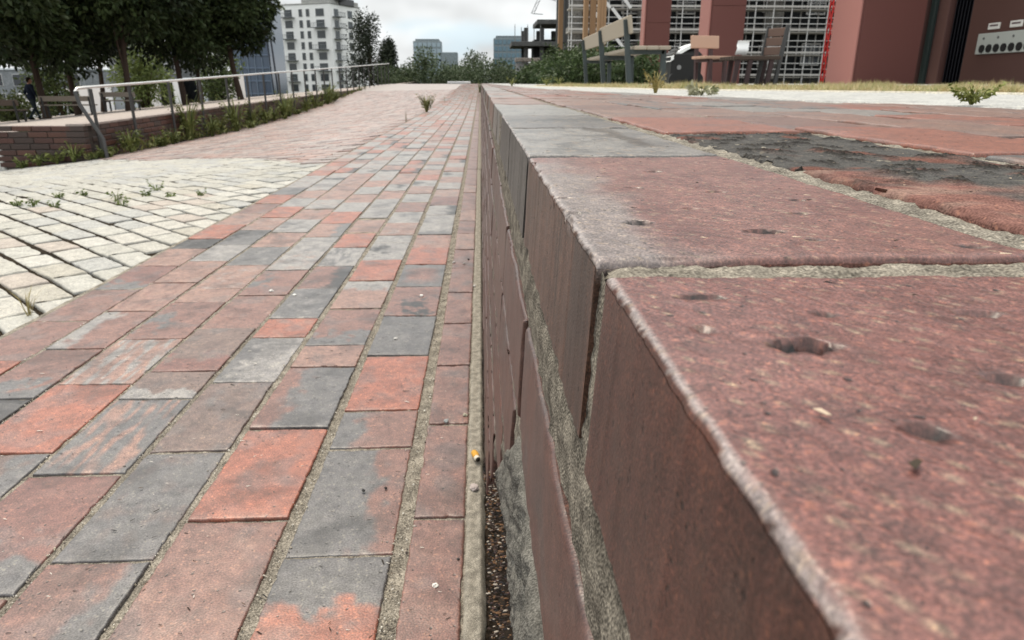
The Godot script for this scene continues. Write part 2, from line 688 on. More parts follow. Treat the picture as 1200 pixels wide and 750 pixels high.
func person(label: String, at: Vector3, turn: float) -> void:   # a walker, 1.75 m, facing local +z
	var t := thing("person", label, "person", at, turn)
	var hip := Vector3(0, .93, 0)
	var neck := Vector3(0, 1.47, .03)
	var head := Vector3(0, 1.62, .05)
	var bones := [[hip + Vector3(-.07, 0, 0), hip + Vector3(.07, 0, 0), .125, .125], [hip + Vector3(0, .08, 0), Vector3(0, 1.2, .01), .13, .14], [Vector3(0, 1.2, .01), Vector3(0, 1.36, .01), .14, .135], [Vector3(-.13, 1.4, .0), Vector3(.13, 1.4, .0), .085, .085],
		[neck, head, .055, .06], [head + Vector3(0, .02, -.015), head + Vector3(0, .05, -.01), .088, .09], [head + Vector3(0, -.06, .035), head + Vector3(0, .0, .03), .05, .07], [head + Vector3(0, .0, .1), head + Vector3(0, -.02, .112), .012, .014], [head + Vector3(-.082, .0, 0), head + Vector3(-.085, -.03, 0), .014, .012], [head + Vector3(.082, .0, 0), head + Vector3(.085, -.03, 0), .014, .012]]
	var hands := []
	for sd: float in [-1.0, 1.0]:
		var knee := Vector3(.095 * sd, .5, .12 if sd > 0 else .02)
		var ankle := Vector3(.09 * sd, .09, .26 if sd > 0 else -.28)
		bones += [[Vector3(.09 * sd, .88, 0), knee, .1, .062], [knee, ankle, .06, .042], [ankle + Vector3(0, -.04, -.04), ankle + Vector3(0, -.045 if sd > 0 else -.06, .16), .042, .034]]
		var shoulder := Vector3(.18 * sd, 1.39, 0)
		var elbow := Vector3(.235 * sd, 1.12, -.1 if sd > 0 else .02)
		var wrist := Vector3(.23 * sd, .9, .02 if sd > 0 else .16)
		bones += [[shoulder, elbow, .062, .048], [elbow, wrist, .046, .032]]
		var down := (wrist - elbow).normalized()
		var palm := wrist + down * .075
		hands.append([wrist, palm, .026, .03])
		for k in 4:
			var root := palm + Vector3(0, 0, (k - 1.5) * .019)
			var knuckle := root + down * (.04 - absf(k - 1.3) * .004)
			hands.append([root, knuckle, .0095, .009])
			hands.append([knuckle, knuckle + (down + Vector3(-.5 * sd, 0, 0)).normalized() * .035, .009, .0075])
		hands.append([wrist + down * .03 + Vector3(0, 0, .02), wrist + down * .07 + Vector3(-.01 * sd, 0, .048), .012, .009])
	var skin := Color(.36, .2, .14)
	var dress := func(p: Vector3) -> Color:
		if p.y > 1.49: return skin
		if p.y > .86: return Color(.012, .016, .03)
		if p.y > .1: return Color(.02, .03, .032)
		return Color(.01, .01, .01)
	var s := Shape.new()
	nets(s, bones, .026, .016, dress)
	nets(s, hands.slice(0, hands.size() / 2), .0075, .004, func(_p): return skin)
	nets(s, hands.slice(hands.size() / 2), .0075, .004, func(_p): return skin)
	obj("body", s, M.cloth, t)
	var hair := Shape.new()
	nets(hair, [[head + Vector3(0, .05, -.03), head + Vector3(0, .075, .0), .088, .083], [head + Vector3(0, -.02, -.06), head + Vector3(0, .05, -.03), .06, .085]], .022, .012, func(_p): return Color(.012, .009, .007))
	obj("hair", hair, M.cloth, t)
	var face := Shape.new()
	face.tint = Color(.02, .02, .02)
	for sd: float in [-1.0, 1.0]:
		face.cube(head + Vector3(.03 * sd, .0, .098), Vector3(.022, .01, .01), .003)
	face.tint = Color(.25, .09, .08)
	face.cube(head + Vector3(0, -.065, .088), Vector3(.04, .01, .012), .003)
	obj("face", face, M.cloth, t)

# ---------------------------------------------------------------- the place

func _ready() -> void:
	fine.seed = 5; fine.frequency = 1.0; fine.fractal_octaves = 3
	soft.seed = 9; soft.frequency = 1.0; soft.fractal_octaves = 2
	rng.seed = 1
	make_view_and_light()
	make_materials()
	walkway()
	cobbles()
	brick_field()
	wall()
	terrace()
	gutter()
	ledge()
	right_background()
	middle_background()
	left_background()
	small_things()


func make_view_and_light() -> void:
	var cam := Camera3D.new()
	cam.name = "camera"
	var lens := CameraAttributesPhysical.new()
	lens.frustum_focal_length = 12.0 / tan(deg_to_rad(VFOV / 2))
	lens.frustum_focus_distance = .27
	lens.frustum_near = .01
	lens.frustum_far = 3000.0
	lens.exposure_aperture = 46.0
	cam.attributes = lens
	cam.position = EYE
	cam.rotation = Vector3(deg_to_rad(-PITCH), deg_to_rad(-YAW), 0)
	cam.fov = VFOV
	cam.near = .01
	cam.far = 3000.0
	cam.current = true
	add_child(cam)

	var sun := DirectionalLight3D.new()
	sun.name = "sun"
	sun.light_energy = .5
	sun.light_angular_distance = 12.0
	sun.light_color = Color(1, .95, .87)
	sun.shadow_enabled = true
	add_child(sun)
	sun.look_at_from_position(Vector3(-.22, .82, -.42), Vector3.ZERO)

	var env := Environment.new()
	env.background_mode = Environment.BG_SKY
	env.sky = Sky.new()
	var pano := PanoramaSkyMaterial.new()
	pano.panorama = sky_picture()
	env.sky.sky_material = pano
	env.tonemap_mode = Environment.TONE_MAPPER_LINEAR
	env.tonemap_exposure = 2.0
	env.sdfgi_enabled = true
	env.ssao_enabled = true
	env.ssil_enabled = true
	var w := WorldEnvironment.new()
	w.name = "air"
	w.environment = env
	add_child(w)


func sky_picture() -> ImageTexture:
	var wide := 1024
	var im := Image.create(wide, wide / 2, false, Image.FORMAT_RGBF)
	im.fill(Color(.40, .41, .41))
	var f := FastNoiseLite.new()
	f.seed = 77; f.frequency = 1.0; f.fractal_octaves = 5; f.fractal_gain = .55
	for j in wide / 4:
		var el := PI / 2 * (1.0 - (j + .5) / (wide / 4.0))
		for i in wide:
			var az := TAU * (i + .5) / wide
			var dir := Vector3(cos(el) * cos(az), sin(el), cos(el) * sin(az))
			var p := dir / (dir.y + .22) * 1.1
			var k := f.get_noise_3d(p.x, p.y * 2.0, p.z)
			var gap := smoothstep(.05, .35, f.get_noise_3d(p.x * .7 + 9.0, 3.0, p.z * .7))
			var cloud := Color(.425, .434, .434) * (1.0 + k * .6) * (1.0 + 1.3 * sin(el))     # an overcast sky is brighter overhead
			im.set_pixel(i, j, cloud.lerp(Color(.34, .41, .445) * (1.0 + 1.3 * sin(el)), gap * .8))
	return ImageTexture.create_from_image(im)


func walkway() -> void:
	# bed of mortar; rows between the joints at these x; bricks by their far ends
	var bed := Shape.new()
	bed.tint = Color(.375, .345, .30) * 1.5
	var near_mound := func(i: int, j: int) -> Vector3:
		var x := -1.03 + i * .02
		var d := -.3 + j * .02
		return Vector3(x, -.0035 + soft.get_noise_2d(x * 40, d * 40) * .0016, -d)
	bed.sheet(52, 190, near_mound, null, Vector3.UP)
	bed.sheet(5, 60, func(i: int, j: int): return Vector3(-1.03 + i * 1.02 / 4, -.004 + band_y(3.46 + j * .76), -(3.46 + j * .76)), null, Vector3.UP)
	var way := ground("walkway", bed, M.grout)
	var xs := [-.024, -.0995, -.237, -.372, -.494, -.626, -.764, -.889, -1.017]
	var gaps := [.006, .019, .014, .011, .009, .008, .008, .008, .004]
	var rows := [
		[.25, "M", .495, "M", .738, "MR", .988, "MP", 1.226, "MB", 1.47, "MR", 1.713, "MP", 1.96, "MB", 2.2, "M", 2.45, "PB", 2.69, "MB", 2.94, "PM"],
		[.18, "R", .425, "R", .669, "OGf", .917, "GMr", 1.04, "MGl", 1.283, "O", 1.526, "G", 1.769, "MKc", 2.007, "MGe", 2.234, "O", 2.438, "PO", 2.595, "LGn", 2.838, "LG", 3.06, "LKr", 3.3, "RM", 3.545, "PL", 3.79, "LP", 4.03, "P", 4.28, "LKc", 4.52, "PO"],
		[.25, "R", .495, "MR", .741, "MP", .981, "O", 1.228, "GMl", 1.347, "PM", 1.591, "MGn", 1.837, "PLf", 2.07, "OP", 2.315, "LKc", 2.438, "LG", 2.68, "PLm", 2.888, "LGc", 3.164, "MB", 3.41, "LG", 3.655, "PL", 3.9, "LKc", 4.14, "OP"],
		[.18, "R", .424, "R", .669, "MGr", .917, "GB", 1.165, "BGm", 1.399, "LGl", 1.526, "OP", 1.765, "GL", 2.007, "MKr", 2.247, "LGx", 2.468, "OP", 2.77, "PM", 3.01, "L", 3.255, "LG", 3.5, "PO", 3.74, "LKc", 3.98, "PL"],
		[.37, "MG", .616, "MG", .859, "RGn", 1.1, "GPx", 1.219, "BLn", 1.46, "BRn", 1.713, "MP", 1.957, "MGc", 2.19, "LP", 2.42, "LG", 2.66, "PGr", 2.91, "OP", 3.15, "LG", 3.4, "PM", 3.65, "LG"],
		[.676, "B", .921, "BGr", 1.167, "O", 1.399, "PLx", 1.661, "MGc", 1.777, "PM", 2.028, "PLm", 2.27, "GL", 2.5, "PM", 2.75, "LGc", 2.99, "PO", 3.24, "LP", 3.48, "P"],
		[.864, "M", 1.109, "GKf", 1.347, "MGn", 1.591, "MLl", 1.837, "PMx", 2.08, "PM", 2.3, "LG", 2.55, "GKc", 2.8, "PL", 3.05, "OP", 3.3, "LG", 3.54, "P"],
		[1.05, "O", 1.29, "OR", 1.53, "MR", 1.785, "MB", 2.03, "RGn", 2.25, "PM", 2.4, "KG", 2.65, "OP", 2.9, "PG", 3.15, "MG", 3.4, "OP", 3.64, "G"],
	]
	var shared := {}
	var palette := ["PL", "LG", "LP", "PM", "OP", "PG", "LP", "LKc", "PLm", "LPm", "PKn", "OPm", "LKn", "PO", "PKr", "LKf", "OKr"]
	var far := Shape.new()
	rng.seed = 21
	for r in rows.size():
		var xr: float = xs[r] - gaps[r] / 2
		var xl: float = xs[r + 1] + gaps[r + 1] / 2
		var w := xr - xl
		var at := -.07
		var k := 0
		var list: Array = rows[r]
		while at < 46.0:
			var till := at + .2445
			var code: String = palette[rng.randi() % palette.size()]
			if r == 0: code = ["MB", "MP", "PB", "MR"][rng.randi() % 4]
			if k < list.size():
				till = list[k]; code = list[k + 1]; k += 2
				if at < 0: at = till - .243
			var l := till - at - rng.randf_range(.004, .007)
			var mid := (at + till) / 2
			var sink := rng.randf_range(-.0022, .0014)
			var tilt := Basis.from_euler(Vector3(rng.randf_range(-.006, .006), rng.randf_range(-.009, .009), rng.randf_range(-.012, .012)))
			var place := Transform3D(tilt, Vector3((xl + xr) / 2, band_y(mid) + sink, -mid))
			if mid < 9.4:
				var mesh: ArrayMesh
				if mid < 2.6:
					mesh = brick_shape(w, l, .03, .0022, 24 if mid < 1.7 else 12, 46 if mid < 1.7 else 24, .0008, rng.randi() % 999, clay_paint(code, w, l, rng.randi() % 999))
				else:
					var key := "%d/%s/%d" % [r, code, rng.randi() % 2]
					if not shared.has(key):
						shared[key] = brick_shape(w, .2395, .03, .0028, 5, 9, .0010, rng.randi() % 999, clay_paint(code, w, .2395, rng.randi() % 999))
					mesh = shared[key]
				obj("brick", mesh, M.paver, way, place)
			else:
				far.tint = tones[code[0]] * BRIGHT
				var h := place * Transform3D(Basis(), Vector3(0, -.006, 0))
				far.box(h, Vector3(w, .012, l), .003)
			at = till
	stuff(obj("brick_paving", far, M.paver, way))


func cobbles() -> void:
	# granite setts laid at an angle, falling away to the left; dark soil between them
	var bed := Shape.new()
	bed.tint = Color(.055, .042, .025)
	bed.sheet(80, 72, func(i: int, j: int): return Vector3(-1.01 - i * .17, field_y(-1.01 - i * .17, -.4 + j * .17) - (.017 if i < 2 else .0078), -(-.4 + j * .17)), null, Vector3.UP)
	var base := ground("cobble_paving", bed, M.soil)
	rng.seed = 33
	var variants := []
	for k in 8:
		var shade := [Color(.52, .50, .45), Color(.55, .525, .475), Color(.49, .475, .43), Color(.50, .44, .39), Color(.46, .455, .435), Color(.57, .55, .505), Color(.48, .45, .39), Color(.53, .515, .47)][k] as Color
		var sd := k * 13 + 5
		variants.append(brick_shape(.091, .170, .06, .0055, 5, 8, .0016, sd, func(p): return shade * (1.22 + .14 * fine.get_noise_2d(p.x * 40 + sd, p.z * 40))))
	var along := Vector3(.721, 0, .693)
	var across := Vector3(.693, 0, -.721)
	var spots := []
	for i in range(-130, 131):
		var shift := rng.randf() * .18
		for j in range(-80, 80):
			var p := Vector3(-3.0, 0, -4.0) + across * (i * .105) + along * (j * .178 + shift)
			var d := -p.z
			if p.x > -.99 or d < .1 or p.x < -11.0:
				continue
			if d > border_d(p.x) + .02:
				continue
			var view := p - EYE
			var side := rad_to_deg(atan2(view.x, -view.z))
			if side < -66.0:
				continue
			spots.append([view.length(), p])
	spots.sort_custom(func(a, b): return a[0] < b[0])
	var rest := []
	var tints := []
	for k in spots.size():
		var p: Vector3 = spots[k][1]
		var d := -p.z
		p.y = field_y(p.x, d) - (.004 if p.x < -1.16 else .0075) + rng.randf_range(-.002, .002)
		var slope := atan((field_y(p.x + .1, d) - field_y(p.x - .1, d)) / .2)
		var tilt := Basis(Vector3(0, 0, 1), slope) * Basis.looking_at(-along, Vector3.UP).rotated(Vector3.UP, rng.randf_range(-.03, .03)) * Basis.from_euler(Vector3(rng.randf_range(-.02, .02), 0, rng.randf_range(-.02, .02)))
		var s := Vector3(rng.randf_range(.97, 1.03), 1, rng.randf_range(.95, 1.02))
		var at := Transform3D(tilt.scaled_local(s), p)
		if k < 300:
			obj("sett", variants[rng.randi() % 8], M.granite, base, at)
		else:
			rest.append(at)
			tints.append(Color.WHITE * rng.randf_range(.86, 1.05))
	for part in 3:
		var mine := []
		var ours := []
		for k in range(part, rest.size(), 3):
			mine.append(rest[k]); ours.append(tints[k])
		scatter("setts", variants[part * 2], M.granite, mine, ours, base)


func border_d(x: float) -> float:      # where the cobbles end and the brick field begins
	return 4.815 + (-1.114 - x) * 1.2


func brick_field() -> void:
	var bed := Shape.new()
	bed.tint = Color(.40, .33, .29) * BRIGHT
	bed.sheet(42, 130, func(i: int, j: int):
		var x := -1.0 - i * .105
		var d := border_d(x) + (46.0 - border_d(x)) * pow(j / 129.0, 1.4)
		return Vector3(x, field_y(x, d) - .006, -d), null, Vector3.UP)
	var base := ground("brick_field", bed, M.paver)
	rng.seed = 41
	var s := Shape.new()
	var cols := [Color(.42, .30, .26), Color(.39, .25, .21), Color(.46, .37, .33), Color(.35, .28, .25), Color(.46, .30, .25), Color(.42, .36, .33), Color(.29, .22, .20)]
	var n := 0
	for j in 300:
		var d := 4.7 + j * .105
		for i in 22:
			var x := -1.13 - i * .205 - (.1 if j % 2 else 0.0)
			if x < -5.12 or d < border_d(x) + .05 or d > 30.0:
				continue
			s.tint = cols[rng.randi() % 7] * (BRIGHT * rng.randf_range(.85, 1.15))
			var y := field_y(x, d)
			var b := Basis(Vector3(0, 0, 1), atan((field_y(x + .1, d) - y) / .1)) * Basis(Vector3(1, 0, 0), atan((field_y(x, d + .1) - y) / .1))
			s.box(Transform3D(b * Basis.from_euler(Vector3(rng.randf_range(-.02, .02), 0, rng.randf_range(-.02, .02))), Vector3(x, y - .008 + rng.randf_range(-.003, .003), -d)), Vector3(.197, .02, .098), .004)
			n += 1
	stuff(obj("brick_paving", s, M.paver, base))


func near_paint(kind: String, pits: Array) -> Callable:    # the four bricks right before the lens
	return func(p: Vector3) -> Color:
		var a := soft.get_noise_2d(p.x * 30.0, p.z * 18.0)
		var b := fine.get_noise_2d(p.x * 130.0, p.z * 130.0)
		var c := fine.get_noise_2d(p.x * 420.0 + 7.0, p.z * 420.0)
		var o := Color(.335, .140, .120)
		match kind:
			"A":
				o = o.lerp(Color(.41, .185, .160), smoothstep(-.1, .5, a) * .7)
				o = o.lerp(Color(.16, .075, .066), smoothstep(.15, .5, b) * .5)
			"B":
				o = Color(.385, .178, .150).lerp(Color(.32, .140, .120), smoothstep(0.0, .5, a))
				var grey_ := smoothstep(-.022, -.042, p.x + a * .012) * smoothstep(-.12, -.03, p.z + a * .05)
				o = o.lerp(Color(.44, .40, .385), grey_ * .75)
			"C":
				o = Color(.40, .37, .35).lerp(Color(.27, .25, .24), smoothstep(-.1, .4, a))
				o = o.lerp(Color(.11, .075, .05), smoothstep(.014, .003, absf(p.x - .0205 - (p.z + .098) * .07 + a * .012)) * smoothstep(.085, .05, p.z) * .85)
			"D":
				o = Color(.24, .215, .205).lerp(Color(.10, .095, .09), smoothstep(.06, -.02, absf(p.z + .01 + a * .02) ))
		if p.x < -.0526 and p.y > -.0019:
			o = o.lerp(Color(.72, .62, .60), .85 * smoothstep(-.0526, -.0535, p.x + b * .0006))     # the worn edge, with the glare along it painted in
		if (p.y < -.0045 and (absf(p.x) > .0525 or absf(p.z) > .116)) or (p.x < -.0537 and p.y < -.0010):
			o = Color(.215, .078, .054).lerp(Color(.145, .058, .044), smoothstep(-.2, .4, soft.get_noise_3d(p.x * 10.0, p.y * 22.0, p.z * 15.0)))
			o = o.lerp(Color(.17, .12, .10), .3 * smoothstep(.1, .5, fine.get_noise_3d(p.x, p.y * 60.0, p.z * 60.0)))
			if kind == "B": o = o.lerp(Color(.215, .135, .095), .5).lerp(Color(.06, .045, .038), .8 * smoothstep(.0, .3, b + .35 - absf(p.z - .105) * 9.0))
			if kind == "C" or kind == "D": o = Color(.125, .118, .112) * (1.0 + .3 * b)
		elif absf(p.x) < .0535 and kind != "C":
			for h in pits:
				var q := Vector2((p.x - h[0]) / h[2], (p.z - h[1]) / h[3]).length() + fine.get_noise_2d(p.x * 300.0 + h[0] * 99.0, p.z * 300.0) * .45
				o = o.lerp(Color(.014, .010, .009), smoothstep(1.25, .85, q) * (1.0 if h[4] > .002 else .8))     # shade inside the holes painted in, nearly black
		if c > .39 and p.y > -.0008:
			o = o.lerp(Color(.60, .44, .31), minf(.9, (c - .39) * 5.0))
		return o * (BRIGHT * 1.28 * .74 * (1.0 + b * .10))


func hollows(list: Array) -> Callable:    # list of [x, z, half width, half length, depth]
	return func(p: Vector3) -> float:
		var y := fine.get_noise_2d(p.x * 240.0, p.z * 240.0) * .00022
		for h in list:
			var q := Vector2((p.x - h[0]) / h[2], (p.z - h[1]) / h[3]).length() + fine.get_noise_2d(p.x * 300.0 + h[0] * 99.0, p.z * 300.0) * .45
			if q < 1.0:
				y -= h[4] * 1.3 * smoothstep(1.0, .6, q)
		return y


func face_x(y: float) -> float:      # the wall leans back a little as it rises
	return FACE - .06 * (TOP - y)


func worn_end(t0: float) -> float:      # t0: depth below the wall's top
	if t0 < .2215: return lerpf(.333, .46, clampf((t0 - .1325) / .089, 0, 1))
	return lerpf(.46, .85, clampf((t0 - .2215) / .2385, 0, 1))


func smear_low(d: float) -> float:
	return lerpf(.188, .25, clampf((d - .24) / .22, 0, 1))


func wall() -> void:
	var t := thing("brick_wall", "low red and grey brick wall beside the walkway, its edge running from close up to far", "wall", Vector3.ZERO)
	# mortar core
	var core := Shape.new()
	core.tint = Color(.34, .312, .272) * 1.45
	var hollow_at := func(d: float, t0: float) -> float:      # where the foot of the wall has crumbled
		return smoothstep(worn_end(t0), worn_end(t0) - .03, d) * smoothstep(.0, .02, t0 - smear_low(d) + .012)
	var soil_in := func(p: Vector3) -> Color:
		return (Color(.34, .312, .272) * (1.45 - .7 * smoothstep(.05, .45, fine.get_noise_2d(p.z * 35, p.y * 70)))).lerp(Color(.05, .038, .03) * (1.4 + fine.get_noise_2d(p.z * 90, p.y * 90)), hollow_at.call(-p.z, TOP - p.y))
	core.sheet(150, 126, func(i: int, j: int):
		var d := -.15 + i * .009
		var y := TOP - .0035 - j * .0037
		var hollow: float = hollow_at.call(d, TOP - y)
		var bed1 := smoothstep(.012, .004, absf(TOP - y - .061))
		return Vector3(face_x(y) + .0016 - .0008 * bed1 + soft.get_noise_2d(d * 60, y * 60) * .0011 + fine.get_noise_2d(d * 260, y * 260) * .0010 + hollow * (.013 + .007 * soft.get_noise_2d(d * 40, y * 40)), y, -d), soil_in, Vector3.LEFT)
	core.tint = Color(.34, .312, .272) * 1.45
	core.quad(Vector3(face_x(TOP) + .004, TOP - .004, -1.19), Vector3(face_x(TOP) + .004, TOP - .004, -46), Vector3(face_x(0) + .004, -.02, -46), Vector3(face_x(0) + .004, -.02, -1.19), Vector3.LEFT)
	core.quad(Vector3(FACE + .003, TOP - .0037, .15), Vector3(.15, TOP - .0037, .15), Vector3(.15, TOP - .0037, -46), Vector3(FACE + .003, TOP - .0037, -46), Vector3.UP)
	core.quad(Vector3(FACE + .003, TOP - .0037, .15), Vector3(.15, TOP - .0037, .15), Vector3(.15, -.02, .15), Vector3(FACE - .02, -.02, .15), Vector3.BACK)
	core.sheet(70, 14, func(i: int, j: int):
		var x := FACE + .0022 + i * .0017
		var d := .1375 + j * .0016
		return Vector3(x, TOP - .0008 - .0022 * smoothstep(.148, .157, d) - .003 * smoothstep(.031, .027, x) + soft.get_noise_2d(x * 90, d * 120) * .0010 + fine.get_noise_2d(x * 330, d * 330) * .0007, -d), null, Vector3.UP)
	obj("mortar", core, M.sand, t)
	# the top course: its bricks lie flat, their long edge to the walkway
	rng.seed = 51
	var w := .1085
	var x := FACE + w / 2
	var holes := {
		"A": [[-.0313, -.084, .0046, .0034, .0042], [-.0295, -.0555, .0022, .0018, .0024], [-.0395, -.110, .0042, .0013, .0022], [-.009, -.070, .0032, .0016, .0018], [.0075, -.099, .0042, .0014, .0016], [-.044, -.092, .0016, .0012, .0014], [-.02, -.1, .0018, .0012, .0013]],
		"B": [[-.0343, .073, .0036, .0040, .0030], [-.0026, .088, .0050, .0030, .0032], [.0425, .108, .004, .0018, .0022], [.0076, .015, .0042, .0016, .0018], [-.0525, .025, .0045, .0015, .0024], [-.0515, .056, .0040, .0015, .0024], [.02, .06, .003, .0016, .0018], [.006, .1, .0022, .0013, .0016], [-.02, .0, .0035, .0015, .0016], [.03, .035, .003, .0015, .0016], [.0, -.05, .004, .002, .0016], [-.012, .05, .002, .0013, .0015]],
		"C": [[.01, .01, .02, .006, .0015]], "D": [],
	}
	var top := {"A": [-.112, .140, 96, 190], "B": [.157, .3935, 80, 160], "C": [.3995, .645, 44, 70], "D": [.650, .895, 30, 50]}
	for kind in top:
		var q: Array = top[kind]
		var l: float = q[1] - q[0]
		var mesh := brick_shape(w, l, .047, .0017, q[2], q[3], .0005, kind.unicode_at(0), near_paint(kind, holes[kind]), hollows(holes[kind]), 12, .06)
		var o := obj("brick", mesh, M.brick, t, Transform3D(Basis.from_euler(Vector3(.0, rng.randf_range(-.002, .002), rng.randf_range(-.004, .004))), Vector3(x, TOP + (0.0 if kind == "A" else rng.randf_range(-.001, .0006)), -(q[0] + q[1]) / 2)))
		o.set_meta("label", {"A": "red brick with a small hole in its top", "B": "red brick with a greyish worn edge", "C": "grey brick with a brown stain", "D": "dark grey brick"}[kind])
	var shared := {}
	var codes := ["PM", "PO", "PL", "LP", "LG", "PLm", "PG"]
	var far := Shape.new()
	var at := .90
	while at < 46.0:
		var code: String = codes[rng.randi() % codes.size()]
		var place := Transform3D(Basis.from_euler(Vector3(rng.randf_range(-.004, .004), rng.randf_range(-.006, .006), rng.randf_range(-.01, .01))), Vector3(x + rng.randf_range(-.0015, .0015), TOP + rng.randf_range(-.0015, .0008), -(at + .1225)))
		if at < 16.0:
			if not shared.has(code):
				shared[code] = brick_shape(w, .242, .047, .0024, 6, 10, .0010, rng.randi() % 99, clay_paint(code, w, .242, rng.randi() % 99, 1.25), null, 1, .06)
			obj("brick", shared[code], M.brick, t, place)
		else:
			far.tint = tones[code[0]] * BRIGHT
			far.box(place * Transform3D(Basis(), Vector3(0, -.025, 0)), Vector3(w, .0497, .242), .003)
		at += .25
	# the courses below show their broad sides
	var turned := Basis(Vector3(0, 0, 1), -.06) * Basis(Vector3(0, 1, 0), Vector3(-1, 0, 0), Vector3(0, 0, 1))
	var courses := [[.0765, .0565, .084], [.147, .060, .375], [.2215, .060, .50], [.296, .060, .625], [.3705, .060, .72], [.445, .035, .86]]
	for c in courses.size():
		var h: float = courses[c][1]
		at = courses[c][2] - (.25 if c < 1 else 0.0)
		while at < 46.0:
			var code: String = ["RB", "RM", "RG", "RO", "MR", "BR"][rng.randi() % 6]
			var fine_ := at < .9
			var key := "%s%d%s" % [code, int(c == 5), at if fine_ else ""]
			var y: float = TOP - courses[c][0] - h / 2 + rng.randf_range(-.001, .001)
			var place := Transform3D(turned, Vector3(face_x(y) + rng.randf_range(-.0006, .0010) - (.0008 if c == 0 else 0.0), y, -(at + .1225)))
			if (at < 12.0 and c < 4) or fine_ or at < 5.0:
				if not shared.has(key):
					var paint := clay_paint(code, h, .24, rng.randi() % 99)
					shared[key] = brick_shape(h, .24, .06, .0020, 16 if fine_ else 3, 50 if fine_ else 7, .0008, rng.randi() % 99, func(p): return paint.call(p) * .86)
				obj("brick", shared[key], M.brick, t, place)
			else:
				far.tint = tones[code[0]] * BRIGHT
				far.box(place * Transform3D(Basis(), Vector3(0, -.03, 0)), Vector3(h, .06, .24), .003)
			at += .25
	stuff(obj("brickwork", far, M.brick, t))
	# a smear of mortar over the foot of the wall, near the lens
	var smear := Shape.new()
	smear.tint = Color(.235, .228, .215) * 1.4
	smear.sheet(150, 60, func(i: int, j: int):
		var k := j / 59.0
		var d := lerpf(-.2, .47, i / 149.0)
		var t0 := lerpf(.1335, smear_low(d) + soft.get_noise_2d(d * 22, 4.0) * .014, k)
		var end := worn_end(t0) + soft.get_noise_2d(k * 6.0, 3.0) * .012
		d = minf(d, end)
		var rim := smoothstep(0.0, .10, k) * smoothstep(1.0, .88, k) * smoothstep(end, end - .03, d)
		var bulge := -.005 + rim * (.0068 + .002 * k + soft.get_noise_2d(d * 50, t0 * 50) * .0035 + fine.get_noise_2d(d * 300, t0 * 300) * .0011)
		return Vector3(face_x(TOP - t0) - bulge, TOP - t0, -d), null, Vector3.LEFT)
	obj("mortar_smear", smear, M.sand, t)


func kerb_x(d: float) -> float:      # where the terrace's bricks meet the pale concrete
	var pts := [Vector2(-.3, 1.6), Vector2(.5, 1.2), Vector2(1.1575, .892), Vector2(1.478, .772), Vector2(2.464, .63), Vector2(5.0, .44), Vector2(8.74, .376), Vector2(46, .36)]
	for i in pts.size() - 1:
		if d <= pts[i + 1].x:
			return lerpf(pts[i].y, pts[i + 1].y, clampf((d - pts[i].x) / (pts[i + 1].x - pts[i].x), 0, 1))
	return .36


